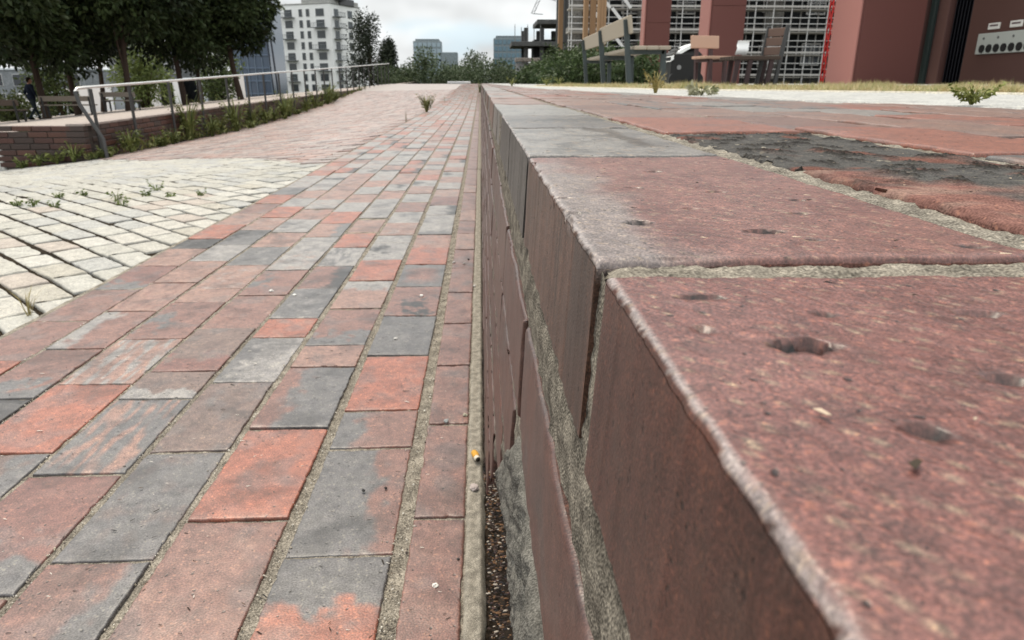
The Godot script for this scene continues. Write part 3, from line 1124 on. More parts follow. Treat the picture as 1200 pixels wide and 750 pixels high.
func terrace() -> void:
	var bed := Shape.new()
	bed.tint = Color(.33, .306, .27) * 1.5
	bed.sheet(60, 330, func(i: int, j: int):
		var x := .131 + i * .0028
		var d := -.12 + j * .0042
		return Vector3(x, TOP - .0022 + soft.get_noise_2d(x * 90, d * 50) * .0013 + fine.get_noise_2d(x * 330, d * 330) * .0010, -d), null, Vector3.UP)
	bed.sheet(2, 60, func(i: int, j: int):
		var d := -.3 + 46.3 * pow(j / 59.0, 2.0)
		return Vector3(.2961 if i == 0 else kerb_x(d) + .02, TOP - .0042, -d), null, Vector3.UP)
	bed.sheet(2, 40, func(i: int, j: int): return Vector3(.147 if i == 0 else .2975, TOP - .0045, -(1.255 + 44.7 * pow(j / 39.0, 2.0))), null, Vector3.UP)
	var base := ground("terrace_paving", bed, M.sand)
	rng.seed = 61
	var rows := [[.1505, .2675, .08], [.2815, .3845, .14], [.3925, .4935, .03], [.5015, .6035, .16], [.6105, .7125, .09], [.7205, .8225, .2], [.8295, .9315, .02], [.939, 1.04, .12], [1.048, 1.15, .07]]
	var crust := func(p: Vector3) -> float:
		var k := fine.get_noise_2d(p.x * 42.0 + 3.0, p.z * 30.0) + .3 * soft.get_noise_2d(p.x * 15.0, p.z * 12.0 + 5.0)
		return smoothstep(-.1, .45, k) * (.0011 * (.5 + fine.get_noise_2d(p.x * 330, p.z * 330) + .8 * soft.get_noise_2d(p.x * 600, p.z * 420)) + .0005)
	var tarred := func(p: Vector3) -> Color:
		var lump: float = crust.call(p)
		var o := Color(.125, .12, .116).lerp(Color(.030, .027, .025), smoothstep(.0003, .0018, lump))
		o = o.lerp(Color(.21, .105, .085), smoothstep(.24, .5, soft.get_noise_2d(p.x * 16.0 + 8.0, p.z * 11.0)) * smoothstep(.0015, .0, lump))
		o = o.lerp(Color(.26, .22, .18), .6 * smoothstep(.42, .6, fine.get_noise_2d(p.x * 120.0, p.z * 120.0)))
		return o * (BRIGHT * .78)
	var half_tarred := func(p: Vector3) -> Color:
		var k := smoothstep(-.02, .03, p.x + soft.get_noise_2d(p.x * 20.0, p.z * 20.0) * .05 - (p.z - .03) * .35)
		var o := Color(.26, .135, .115).lerp(Color(.30, .19, .16), smoothstep(0, .4, soft.get_noise_2d(p.x * 30, p.z * 30)))
		return (o * (BRIGHT * .86)).lerp(tarred.call(p), k)
	var half_crust := func(p: Vector3) -> float:
		return crust.call(p) * smoothstep(-.02, .03, p.x + soft.get_noise_2d(p.x * 20.0, p.z * 20.0) * .05 - (p.z - .03) * .35)
	var shared := {}
	var far := Shape.new()
	var count := 0
	for r in rows.size():
		var w: float = rows[r][1] - rows[r][0]
		var x: float = (rows[r][1] + rows[r][0]) / 2
		var at: float = rows[r][2] - .25
		while at < 46.0:
			if x + w * .3 > kerb_x(at + .12):
				break
			var code: String = ["PM", "PO", "PL", "MP", "PO", "OP", "PG", "LP", "PGx", "OM"][rng.randi() % 10]
			if r == 1 and absf(at - .39) < .01: code = "OO"
			if r == 0 and absf(at - .58) < .01: code = "OO"
			if r == 1 and at < .3: code = "GPx"
			var l := .25 - rng.randf_range(.006, .012)
			var rise := rng.randf_range(-.0014, .001)
			if code == "OO": rise = .001
			var place := Transform3D(Basis.from_euler(Vector3(rng.randf_range(-.004, .004), rng.randf_range(-.006, .006), rng.randf_range(-.004, .004))), Vector3(x, TOP + rise, -(at + .125)))
			if r == 0 and absf(at - .33) < .01:
				var o := obj("brick", brick_shape(w, l, .05, .0022, 104, 190, .0008, 71, tarred, crust), M.crust, base, place)
				o.set_meta("label", "dark grey brick crusted with black residue")
			elif r == 0 and absf(at - .08) < .01:
				var o := obj("brick", brick_shape(w, l, .05, .0022, 104, 190, .0008, 72, half_tarred, half_crust), M.crust, base, place)
				o.set_meta("label", "brick half red and half crusted with black residue")
			elif at < 5.5 and count < 270:
				var key := "%d%s" % [r, code]
				if not shared.has(key):
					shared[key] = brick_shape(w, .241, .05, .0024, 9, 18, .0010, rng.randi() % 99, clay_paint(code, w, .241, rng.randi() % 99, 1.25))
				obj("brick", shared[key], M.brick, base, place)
				count += 1
			else:
				far.tint = tones[code[0]] * BRIGHT
				far.box(place * Transform3D(Basis(), Vector3(0, -.01, 0)), Vector3(w, .02, .241), .003)
			at += .25
	stuff(obj("brick_paving", far, M.brick, base))
	# pale concrete beyond the bricks
	var slab := Shape.new()
	slab.tint = Color(.47, .47, .455) * BRIGHT
	slab.sheet(24, 70, func(i: int, j: int):
		var d := -.3 + 46.3 * pow(j / 69.0, 2.0)
		var x := lerpf(kerb_x(d) + .004, kerb_x(d) + 14.0, pow(i / 23.0, 2.0))
		return Vector3(x, TOP - .001 + .002 * soft.get_noise_2d(x * 3, d * 3) - (.05 if i == 0 else 0.0), -d), null, Vector3.UP)
	ground("concrete_path", slab, M.concrete)
	var strip := Shape.new()
	strip.tint = Color(.62, .58, .48) * BRIGHT
	var edge := Shape.new()
	edge.tint = Color(.60, .56, .47) * BRIGHT
	for k in 16:
		var a := kerb_line(k / 16.0)
		var b := kerb_line((k + .99) / 16.0)
		edge.bar(a + Vector3(0, -.022, 0), b + Vector3(0, -.022, 0), .10, .054, .006)
	tag(obj("kerb", edge, M.concrete), "pale kerb of long stones between the concrete path and dry grass", "kerb")
	# dry grass behind the kerb
	rng.seed = 63
	var blade := Shape.new()
	for k in 7:
		var ang := k * 2.4
		var o := Vector3(cos(ang), 0, sin(ang))
		var q := Vector3(-o.z, 0, o.x) * .0022
		blade.tri(o * .004 - q, o * .004 + q, o * (.008 + .016 * (k % 3)) + Vector3(0, .03 + .006 * (k % 4), 0), o)
	var places := []
	var tints := [Color(.46, .38, .20), Color(.38, .33, .16), Color(.50, .43, .26), Color(.26, .28, .11), Color(.42, .33, .17)]
	for k in 14000:
		var a := rng.randf()
		var p := kerb_line(a)
		p += Vector3(.5, 0, -.85) * (.06 + 3.2 * pow(rng.randf(), .9)) * (.4 + .5 * a) - Vector3(0, .004, 0)
		if soft.get_noise_2d(p.x * 2.2 + 40.0, p.z * 1.1) < -.12 and k % 4: continue
		var lush := .5 + .9 * clampf(.5 + soft.get_noise_2d(p.x * 1.6, p.z * .8), 0, 1.2)
		places.append(Transform3D(Basis(Vector3.UP, rng.randf() * TAU).scaled(Vector3(1.1, lush * rng.randf_range(.4, 1.0), 1.1)), p))
	scatter("dry_grass", blade.mesh(), M.leaf, places, tints).set_meta("label", "dry yellow grass behind the kerb")


func kerb_line(k: float) -> Vector3:
	var pts := [Vector3(.62, TOP, -8.5), Vector3(1.1, TOP, -4.4), Vector3(1.66, TOP, -3.2), Vector3(1.95, TOP, -2.5), Vector3(3.4, TOP, -1.6)]
	var at := clampf(k, 0, .9999) * 4.0
	return pts[int(at)].lerp(pts[int(at) + 1], at - int(at))


func gap_spot(d: float) -> Vector3:
	if d > .85:
		return Vector3(rng.randf_range(-.0030, -.001), rng.randf_range(-.004, .0), -d)
	for k in 30:
		var y := .26 * rng.randf()
		if d < worn_end(TOP - y) - .02 and TOP - y > smear_low(d) + .01:
			return Vector3(face_x(y) + .008 + rng.randf_range(-.007, .004), y, -d)
	return Vector3(-.002, -.003, -d)


func gutter() -> void:
	# the thin concrete channel beside the walkway's edge bricks and the dirty gap at the wall's foot
	var ch := Shape.new()
	ch.tint = Color(.43, .40, .355) * 1.5
	ch.sheet(8, 420, func(i: int, j: int):
		var d := -.2 + j * .011
		var x := lerpf(-.0265, -.0022, i / 7.0) + (soft.get_noise_2d(d * 18, 1) * .0022 if i == 7 else 0.0)
		var y: float = [-.005, -.0010, -.0008, -.0018, -.0020, -.0016, -.0008, -.011][i] + soft.get_noise_2d(d * 30, x * 90) * .0009 + fine.get_noise_2d(d * 200, x * 200) * .0006
		return Vector3(x, y, -d), null, Vector3.UP)
	ch.sheet(3, 50, func(i: int, j: int):
		var d := 4.4 + 42.0 * pow(j / 49.0, 1.3)
		return Vector3(lerpf(-.0265, .02, i / 2.0), band_y(d) + (.0005 if i < 2 else -.01), -d), null, Vector3.UP)
	ground("channel", ch, M.sand)
	var soil := Shape.new()
	soil.tint = Color(.045, .034, .026) * 1.4
	soil.sheet(14, 500, func(i: int, j: int):
		var d := -.2 + j * .0095
		var x := lerpf(-.006, .03, i / 13.0)
		return Vector3(x, -.012 + soft.get_noise_2d(d * 60, x * 90) * .004 + fine.get_noise_2d(d * 250, x * 250) * .003, -d), null, Vector3.UP)
	ground("gap_soil", soil, M.soil)
	rng.seed = 71
	var chip := Shape.new()
	chip.box(Transform3D(Basis.from_euler(Vector3(.3, .5, .2)), Vector3.ZERO), Vector3(1, .6, .8), .22)
	var places := []
	for k in 3000:
		var d := rng.randf_range(.22, .84) if k % 6 else rng.randf_range(.8, 1.8)
		var s := rng.randf_range(.0008, .0026)
		places.append(Transform3D(Basis.from_euler(ball() * 3.0).scaled(Vector3(1.6, .5, 1) * s), gap_spot(d)))
	scatter("gap_litter", chip.mesh(), M.cloth, places, [Color(.05, .035, .03), Color(.16, .09, .05), Color(.03, .028, .03), Color(.13, .08, .05), Color(.08, .05, .05), Color(.03, .025, .02), Color(.02, .02, .02), Color(.06, .045, .04), Color(.02, .02, .02), Color(.38, .33, .28)]).set_meta("label", "brown and black leaf litter in the gap at the wall's foot")

# ---------------------------------------------------------------- left: the low wall, its rail and what stands behind it

func ledge() -> void:
	rng.seed = 81
	var x0 := -5.06
	var pz := Shape.new()
	pz.tint = Color(.43, .37, .335) * BRIGHT
	pz.sheet(30, 40, func(i: int, j: int):
		var x := x0 - .02 - 60.0 * pow(i / 29.0, 2.0)
		var d := 9.42 + 60.0 * pow(j / 39.0, 1.5)
		return Vector3(x, plaza_y(x, d), -d), null, Vector3.UP)
	ground("plaza", pz, M.concrete)
	var t := thing("retaining_wall", "low dark red brick wall under the handrail, weeds at its foot", "wall", Vector3.ZERO)
	var core := Shape.new()
	core.tint = Color(.085, .07, .06)
	for k in 31:
		var d := 9.41 + k
		core.quad(Vector3(x0 - .012, plaza_y(x0, d) - .012, -d), Vector3(x0 - .012, plaza_y(x0, d + 1) - .012, -d - 1), Vector3(x0 - .012, -.8, -d - 1), Vector3(x0 - .012, -.8, -d), Vector3.RIGHT)
	core.quad(Vector3(x0 - .012, plaza_y(x0, 9.4) - .012, -9.412), Vector3(-6.13, plaza_y(-6.13, 9.4) - .012, -9.412), Vector3(-6.13, -.9, -9.412), Vector3(x0 - .012, -.9, -9.412), Vector3.BACK)
	obj("mortar", core, M.far_brick, t)
	var made := {}
	var far := Shape.new()
	for c in 7:
		for k in 5:
			var len := .235 if k < 4 else .1
			var x := x0 - .1 - k * .245 - (.0 if c % 2 else -.06)
			var code := "%d" % (rng.randi() % 5)
			if not made.has(code):
				var b := Shape.new()
				b.tint = [Color(.14, .062, .05), Color(.17, .07, .055), Color(.10, .06, .052), Color(.2, .085, .06), Color(.12, .08, .07)][int(code)] * BRIGHT
				b.cube(Vector3.ZERO, Vector3(.235, .063, .1), .005)
				made[code] = b.mesh()
			var y := plaza_y(x0, 9.4) - .04 - c * .075
			if x > x0 - .125: x = x0 - .118
			obj("brick", made[code], M.brick, t, Transform3D(Basis(), Vector3(x, y + .0004 * k, -9.45)))
	for c in 9:
		var d := 9.7 + (.12 if c % 2 else 0.0)
		while d < 40.0:
			var code := "%d" % (rng.randi() % 5)
			var y := plaza_y(x0, d) - .04 - c * .075
			if y > field_y(x0, d) - .06:
				var place := Transform3D(Basis(Vector3.UP, PI / 2), Vector3(x0 - .05, y, -d))
				if d < 14.0:
					obj("brick", made[code], M.brick, t, place)
				else:
					far.tint = Color(.14, .07, .055) * (BRIGHT * rng.randf_range(.7, 1.3))
					far.box(place, Vector3(.235, .063, .1), .005)
			d += .245
	stuff(obj("brickwork", far, M.brick, t))
	var cap := Shape.new()
	cap.tint = Color(.42, .36, .33) * BRIGHT
	for k in 30:
		var d := 9.4 + k * 1.0
		cap.bar(Vector3(x0 - .1, plaza_y(x0, d) + .004, -d), Vector3(x0 - .1, plaza_y(x0, d + .99) + .004, -d - .99), .24, .03, .004)
	obj("coping", cap, M.concrete, t)
	var block := Shape.new()
	block.tint = Color(.62, .61, .58) * BRIGHT
	for k in 14:
		block.cube(Vector3(-k * .85, .12, 0), Vector3(.84, .46, .4), .02)
	tag(obj("stone_wall", block, M.granite, null, Transform3D(Basis(), Vector3(-6.56, -.62, -9.6))), "pale stone wall going on to the left from the end of the low brick wall", "wall")

	# the rail: a bright tube on dark posts
	var rail := thing("handrail", "long bright metal handrail on thin dark posts, climbing beside the brick field", "handrail", Vector3.ZERO)
	var top := func(d: float) -> float: return .447 + (d - 9.4) * .0336
	var tube := Shape.new()
	tube.tint = Color(.68, .67, .65)
	tube.tube([Vector3(-5.08, top.call(9.4) - .05, -9.4), Vector3(-5.07, top.call(9.4) - .008, -9.44), Vector3(-5.03, top.call(9.5), -9.55), Vector3(-5.0, top.call(10), -10), Vector3(-5.0, top.call(20), -20), Vector3(-5.0, top.call(30), -30), Vector3(-5.0, top.call(41.0), -41)], [.018], 12)
	obj("tube", tube, M.metal, rail)
	var last := Shape.new()
	last.tint = Color(.06, .06, .06)
	last.tube([Vector3(-5.08, top.call(9.4) - .04, -9.4), Vector3(-5.05, top.call(9.4) - .2, -9.4), Vector3(-4.84, top.call(9.4) - .62, -9.4), Vector3(-4.83, top.call(9.4) - .9, -9.4)], [.024], 10)
	obj("end_post", last, M.dark_metal, rail)
	var post := Shape.new()
	post.tint = Color(.05, .05, .05)
	post.tube([Vector3.ZERO, Vector3(0, 1, 0)], [.022], 9)
	var pm := post.mesh()
	for d in [9.62, 10.66, 12.0, 13.3, 14.7, 16.0, 17.2, 18.5, 19.8, 21.2, 22.6, 23.8, 25.1, 26.5, 27.8, 29.2, 30.6, 32.0, 33.4, 34.8, 36.2, 37.6, 39.0, 40.4]:
		var low := field_y(-5.0, d) - .05
		obj("post", pm, M.dark_metal, rail, Transform3D(Basis.from_scale(Vector3(1, top.call(d) - .02 - low, 1)), Vector3(-5.0, low, -d)))
	# weeds at the wall's foot
	var kinds := ["tall thin weed with yellow-green leaves", "low bushy weed", "dense green weed", "straggling dry weed", "leafy weed"]
	var first := ["at the corner below the bent end of the handrail", "just past the corner of the low brick wall", "below the second post of the handrail", "below the third post of the handrail", "below the fourth post of the handrail", "below the fifth post of the handrail", "below the sixth post of the handrail"]
	for k in 22:
		var d := 9.35 + k * .72 + rng.randf() * .3
		var x := -4.93 + rng.randf_range(-.04, .16)
		if k < 3: x += .08
		var tall := .1 + .42 * pow(rng.randf(), 1.6) + (.1 if k in [1, 4, 6, 7] else 0.0)
		var where: String = first[k] if k < first.size() else "%s weed from the near end along the handrail" % ["eighth", "ninth", "tenth", "eleventh", "twelfth", "thirteenth", "fourteenth", "fifteenth", "sixteenth", "seventeenth", "eighteenth", "nineteenth", "twentieth", "twenty-first", "last"][k - first.size()]
		weed("weed", "%s %s" % [kinds[k % 5], where], Vector3(x, field_y(x, d) - .01, -d), tall * 1.5, 46, .42, Color(.045, .06, .015), Color(.17, .19, .06), .022, "weeds along the foot of the low wall")
	var cover := Shape.new()
	for k in 1900:
		var d := 9.3 + 22.0 * pow(rng.randf(), 1.3)
		var lush := clampf(.55 + 1.1 * soft.get_noise_2d(d * 1.3, 2.0), .12, 1.0)
		var x := -5.0 + rng.randf_range(-.05, .34 * lush)
		var h := rng.randf_range(.05, .40) * lush * (1.0 - clampf((x + 5.0) * 1.6, 0, .7))
		cover.tint = Color(.05, .065, .016).lerp(Color(.21, .21, .075), pow(rng.randf(), 1.5))
		var o := ball()
		leaf(cover, Vector3(x, field_y(x, d) + h * rng.randf_range(0, .8), -d), Vector3(o.x, absf(o.y) + .5, o.z).normalized(), rng.randf_range(.04, .12), rng.randf_range(.012, .03))
	stuff(obj("weeds", cover, M.leaf)).set_meta("label", "low weeds and grass growing along the foot of the retaining wall")
	for k in 4:
		var x := -5.2 - k * .22
		weed("weed", "%s weed before the front of the low brick wall" % ["rightmost", "third from left", "second from left", "leftmost"][k], Vector3(x, field_y(x, 9.3) - .01, -9.3), rng.randf_range(.12, .3), 26, .5, Color(.06, .08, .02), Color(.2, .22, .07), .018, "weeds before the front of the low wall")


func slat_bench(called: String, label: String, at: Vector3, turn: float, len: float, board: Color, legs: Color, group := "") -> Node3D:
	# seat along local z, back at -x, sitters face +x
	var t := thing(called, label, "bench", at, turn, group)
	for k in 3:
		var s := Shape.new()
		s.tint = board * (1.0 - .06 * k)
		s.cube(Vector3(-.13 + k * .14, .44, 0), Vector3(.128, .04, len), .006)
		obj("seat_slat", s, M.wood, t)
	var b := Shape.new()
	b.tint = board
	b.box(Transform3D(Basis(Vector3(0, 0, 1), .14), Vector3(-.25, .68, 0)), Vector3(.035, .19, len), .006)
	obj("backrest", b, M.wood, t)
	for sg: float in [-1.0, 1.0]:
		var p := Shape.new()
		p.tint = legs
		p.bar(Vector3(-.21, 0, sg * (len / 2 - .12)), Vector3(-.285, .74, sg * (len / 2 - .12)), .05, .06, .005)
		obj("back_post", p, M.dark_metal, t)
		var f := Shape.new()
		f.tint = legs
		f.bar(Vector3(.17, 0, sg * (len / 2 - .12)), Vector3(.16, .42, sg * (len / 2 - .12)), .05, .06, .005)
		obj("leg", f, M.dark_metal, t)
		var r := Shape.new()
		r.tint = legs
		r.bar(Vector3(-.22, .4, sg * (len / 2 - .12)), Vector3(.17, .4, sg * (len / 2 - .12)), .05, .05, .005)
		obj("seat_rail", r, M.dark_metal, t)
	return t


func left_background() -> void:
	rng.seed = 91
	var dark := Color(.008, .013, .006)
	var light := Color(.042, .060, .020)
	var place := func(px: float, d: float) -> Vector3:
		var p := spot(px, 97, d)
		return Vector3(p.x, plaza_y(p.x, d), p.z)
	var spots := [[-40.0, 27.0, 8.5, "dark leafy tree at the left margin of the view"], [47.0, 31.0, 8.5, "dark tree whose trunk rises beside the walking person"], [84.0, 37.0, 9.0, "dark tree behind the grey wooden bench"], [116.0, 43.0, 9.0, "slim-trunked dark tree behind the bent end of the handrail"], [146.0, 33.0, 8.5, "dark tree before the light green shrub"],
		[214.0, 37.0, 9.0, "thick dark tree by the third handrail post"], [233.0, 45.0, 9.5, "dark tree standing between two others above the handrail"], [280.0, 39.0, 9.0, "rightmost dark tree, its crown against the sky"]]
	for s in spots:
		var wide := 5.8 if s[0] < 260 else 4.1
		tree("plaza_tree", s[3], place.call(s[0], s[1]), s[2], wide, 3.0 if s[0] > 100 and s[0] < 150 else 1.8, 15000, .27, dark, light, .14, "dark trees on the plaza")
	# lighter greenery further back
	bush("light_shrub", "light green shrub between the dark trunks", place.call(165.0, 52.0) + Vector3(0, -.2, 0), Vector3(2.6, 3.6, 1.6), 3800, .26, Color(.07, .10, .025), Color(.22, .27, .09))
	bush("light_shrub", "dull green shrub left of the light green one", place.call(68.0, 50.0), Vector3(2.2, 3.8, 1.6), 3000, .26, Color(.03, .045, .015), Color(.10, .13, .045))
	bush("light_shrub", "green shrub low behind the rightmost trunks", place.call(262.0, 55.0), Vector3(1.9, 2.6, 1.5), 2400, .26, Color(.04, .06, .02), Color(.13, .17, .06))
	bush("light_shrub", "dark shrub at the left margin behind the person", place.call(5.0, 42.0), Vector3(2.0, 1.2, 1.4), 2000, .22, Color(.03, .04, .012), Color(.09, .11, .035))
	# far ground, hoarding and a pale building seen between trunks
	for k in 9:
		var b := Shape.new()
		b.tint = [Color(.72, .73, .74), Color(.5, .55, .6), Color(.72, .70, .68)][k % 3]
		b.cube(Vector3(0, 1.0, 0), Vector3(3.1, 2.0, .06), .01)
		b.tint = Color(.2, .2, .2)
		b.cube(Vector3(-1.5, .95, .06), Vector3(.08, 2.1, .08), .01)
		var p := spot(40.0 + k * 28.0, 97, 62.0)
		tag(obj("hoarding_panel", b, M.paint, null, Transform3D(Basis(), Vector3(p.x, plaza_y(p.x, 62.0) - .1, p.z))), "%s hoarding panel, %s from the left behind the plaza trees" % [["white", "blue-grey", "cream"][k % 3], ["first", "second", "third", "fourth", "fifth", "sixth", "seventh", "eighth", "ninth"][k]], "panel", "hoarding behind the plaza trees")
	block_building("pale_building", "pale grey building far behind the person and the trees", spot(-5, 97, 95), 22.0, 7.0, 10.0, Color(.42, .45, .48), 7, 3, -5.0)
	block_building("terraced_building", "grey building with white roof edges showing between the dark crowns", spot(172, 97, 85), 7.5, 8.6, 9.0, Color(.30, .31, .32), 4, 5, -4.0)
	# benches and the person
	var p: Vector3 = place.call(76.0, 29.0)
	slat_bench("park_bench", "grey wooden bench before the trees, right of the walking person", p, PI / 2 + .15, 1.9, Color(.20, .17, .14), Color(.03, .03, .03), "benches on the plaza")
	p = place.call(139.0, 31.0)
	slat_bench("park_bench", "wooden bench behind the bent end of the handrail", p, PI / 2 - .1, 1.5, Color(.22, .19, .16), Color(.03, .03, .03), "benches on the plaza")
	p = place.call(-4.0, 25.0)
	slat_bench("park_bench", "dark bench cut by the left margin", p, PI / 2, 1.4, Color(.08, .06, .05), Color(.02, .02, .02), "benches on the plaza")
	p = place.call(33.0, 32.7)
	person("person in a dark jacket and dark trousers walking away across the plaza", p, PI * .85)


func block_building(called: String, label: String, c: Vector3, w: float, h: float, deep: float, wallc: Color, cols: int, rows: int, foot: float) -> Node3D:
	var t := thing(called, label, "building", Vector3(c.x, foot, c.z - deep / 2))
	var b := Shape.new()
	b.tint = wallc
	b.cube(Vector3(0, h / 2, 0), Vector3(w, h, deep), .05)
	obj("wall", b, M.facade, t)
	var roof := Shape.new()
	roof.tint = wallc * 1.5
	roof.cube(Vector3(0, h + .12, 0), Vector3(w + .3, .24, deep + .3), .03)
	obj("roof", roof, M.paint, t)
	for r in rows:
		for k in cols:
			var f := Shape.new()
			f.tint = Color(.6, .6, .6)
			var at := Vector3(w * ((k + .5) / cols - .5), h * (r + .5) / rows, deep / 2 + .03)
			f.cube(at, Vector3(w / cols * .6, h / rows * .62, .1), .01)
			var win := obj("window", f, M.paint, t)
			var g := Shape.new()
			g.tint = Color(.03, .035, .04)
			g.cube(at + Vector3(0, 0, .04), Vector3(w / cols * .6 - .12, h / rows * .62 - .12, .05))
			obj("pane", g, M.glass, win)
	return t

# ---------------------------------------------------------------- middle: far buildings and trees

func middle_background() -> void:
	rng.seed = 101
	var far := Shape.new()
	far.tint = Color(.09, .10, .06)
	far.sheet(2, 2, func(i: int, j: int): return Vector3(-900.0 + i * 1800.0, -5.0, 60.0 - j * 1500.0), null, Vector3.UP)
	ground("far_ground", far, M.soil)

	# white apartment block
	var d := 120.0
	var k := d / 815.0 * 1.055
	var c := spot(393, 97, d)
	var t := thing("apartment_block", "white apartment block with rows of dark windows and small balconies", "building", Vector3(c.x, 0, c.z), -.42)
	var h := 12.3
	var w := 12.6
	var deep := 8.4
	var body := Shape.new()
	body.tint = Color(.82, .82, .80)
	body.cube(Vector3(-w / 2, h / 2 - 3.0, -deep / 2), Vector3(w, h + 6.0, deep), .04)
	obj("wall", body, M.paint, t)
	var roof := Shape.new()
	roof.tint = Color(.6, .6, .58)
	roof.cube(Vector3(-w * .22, h + .3, -deep / 2), Vector3(w * .44, .9, deep - .6), .05)
	roof.cube(Vector3(-w / 2, h + .06, -deep / 2), Vector3(w + .2, .16, deep + .2), .02)
	var ro := obj("roof", roof, M.facade, t)
	var plant := Shape.new()
	plant.tint = Color(.08, .08, .085)
	plant.cube(Vector3(-.4, h + .9, -2.4), Vector3(2.6, .6, 2.0), .05)
	plant.cube(Vector3(.1, h + .5, -4.5), Vector3(.4, 1.0, 4.0), .05)
	obj("roof_rail", plant, M.dark_metal, ro)
	for r in 9:
		var y := h - 1.25 - r * 1.62
		for q in [[-11.4, .7], [-9.9, .7], [-8.0, 1.5], [-5.6, .7], [-4.2, .7], [-1.9, 1.6]]:
			window(t, Vector3(q[0], y, .0), Vector3(q[1], 1.15, .12), 0.0, q[1] > 1.0 and (r % 2 == (0 if q[0] < -5 else 1)))
		for q in [[-1.6, 1.2], [-5.4, 1.3]]:
			window(t, Vector3(.0, y, q[0]), Vector3(q[1], 1.15, .12), PI / 2, q[0] > -3.0)

	# bluish tower with a slanting edge
	var a := spot(303, 97, 80.0)
	var tower := thing("glass_tower", "dark blue glass block left of the white apartment block", "building", Vector3(a.x, -4.0, a.z))
	var core := Shape.new()
	core.tint = Color(.055, .085, .13)
	core.cube(Vector3(-.5, 10.0, -3), Vector3(4.0, 20.0, 6.0), .03)
	obj("wall", core, M.glass, tower)
	for r in 15:
		var s := Shape.new()
		s.tint = Color(.12, .16, .22)
		s.cube(Vector3(-.5, .8 + r * 1.3, .05), Vector3(4.1, .16, .14), .01)
		obj("floor_edge", s, M.dark_metal, tower)
	for q in 6:
		var s := Shape.new()
		s.tint = Color(.16, .20, .26)
		s.cube(Vector3(-2.4 + q * .76, 10, .05), Vector3(.09, 20.0, .18), .01)
		obj("mullion", s, M.dark_metal, tower)
	var fin := Shape.new()
	fin.tint = Color(.03, .035, .045)
	fin.bar(Vector3(2.2, 0, .2), Vector3(1.35, 20, .2), .16, .16, .02)
	fin.bar(Vector3(1.75, 0, .2), Vector3(.95, 20, .2), .1, .1, .02)
	obj("mast", fin, M.dark_metal, tower)

	# office blocks beyond the trees
	office("office_block", "pale office block showing above the middle trees, left", spot(503, 97, 330.0), 12.0, 22.6, 10.0, Color(.40, .47, .50), Color(.30, .38, .43), 6, 9, 4.5)
	office("office_block", "blue-green glazed office tower above the middle trees", spot(596, 97, 300.0), 12.0, 22.2, 10.0, Color(.36, .42, .46), Color(.10, .18, .23), 7, 9, 0.0)

	# trees across the end of the walkway
	var dg := Color(.035, .052, .026)
	var lg := Color(.11, .145, .07)
	var i := 0
	for q in [[474.0, 60.0, 2.2, 2.4, "low dark green tree at the far left end of the walkway"], [500.0, 62.0, 3.6, 3.3, "wispy-topped tree below the pale office block"], [528.0, 70.0, 2.4, 3.0, "low green tree in the middle of the far row"], [556.0, 64.0, 3.7, 2.6, "tree with a thin top in the middle of the far row"], [585.0, 66.0, 2.9, 3.0, "green tree below the glazed office tower"], [541.0, 78.0, 2.6, 3.2, "tree filling the gap in the far row"], [606.0, 75.0, 2.0, 2.6, "low tree beside the concrete stub"]]:
		var b := spot(q[0], 97, q[1])
		tree("far_tree", q[4], Vector3(b.x, EYE.y - .9, b.z), q[2] - .2, q[3] * 1.2, .3, 2600, .22, dg, lg, .07, "trees across the end of the walkway", "leaf")
		i += 1
	var hs := [[460.0, 58.0], [487.0, 64.0], [515.0, 60.0], [543.0, 61.0], [572.0, 59.0], [598.0, 60.0]]
	for n in hs.size():
		var b := spot(hs[n][0], 97, hs[n][1])
		bush("far_shrub", "%s low shrub from the left at the end of the walkway" % ["first", "second", "third", "fourth", "fifth", "sixth"][n], Vector3(b.x, EYE.y - .7, b.z), Vector3(1.9, 1.7, 1.2), 1300, .16, dg, lg, "low shrubs at the end of the walkway")
	# dark conifer-like trees before the white block
	for q in [[436.0, 62.0, 6.7, 5.2, "tall dark shrubby tree before the white apartment block"], [455.0, 60.0, 4.5, 2.4, "small dark tree at the far end of the handrail"]]:
		var b := spot(q[0], 97, q[1])
		spiky(q[4], Vector3(b.x, -1.2, b.z), q[2], q[3])
	# white edge of a far pavement
	var pale := Shape.new()
	pale.tint = Color(.8, .8, .8)
	pale.cube(Vector3.ZERO, Vector3(1.5, .14, .5), .02)
	var e := spot(538, 96.7, 48.0)
	tag(obj("white_kerb", pale, M.paint, null, Transform3D(Basis(), e)), "small white kerb at the far end of the walkway", "kerb")


func spiky(label: String, base: Vector3, height: float, wide: float) -> void:
	var t := thing("dark_tree", label, "tree", base)
	var clumps := []
	var s := Shape.new()
	s.tint = Color(.05, .04, .03)
	for k in 34:
		var y := rng.randf_range(.15, 1.0)
		var ang := rng.randf() * TAU
		var out := Vector3(cos(ang), 0, sin(ang)) * wide * .5 * (1.2 - y) * sqrt(rng.randf_range(.05, 1.0))
		clumps.append([out + Vector3(0, y * height, 0), Vector3(.16, .26, .16) * wide * rng.randf_range(.5, 1.1)])
	limbs(s, height * .9, .12, wide, clumps.map(func(q): return q[0]))
	obj("trunk", s, M.bark, t)
	obj("crown", crown_shape(clumps, 7500, .2, Color(.015, .022, .014), Color(.045, .055, .035)), M.dark_leaf, t)


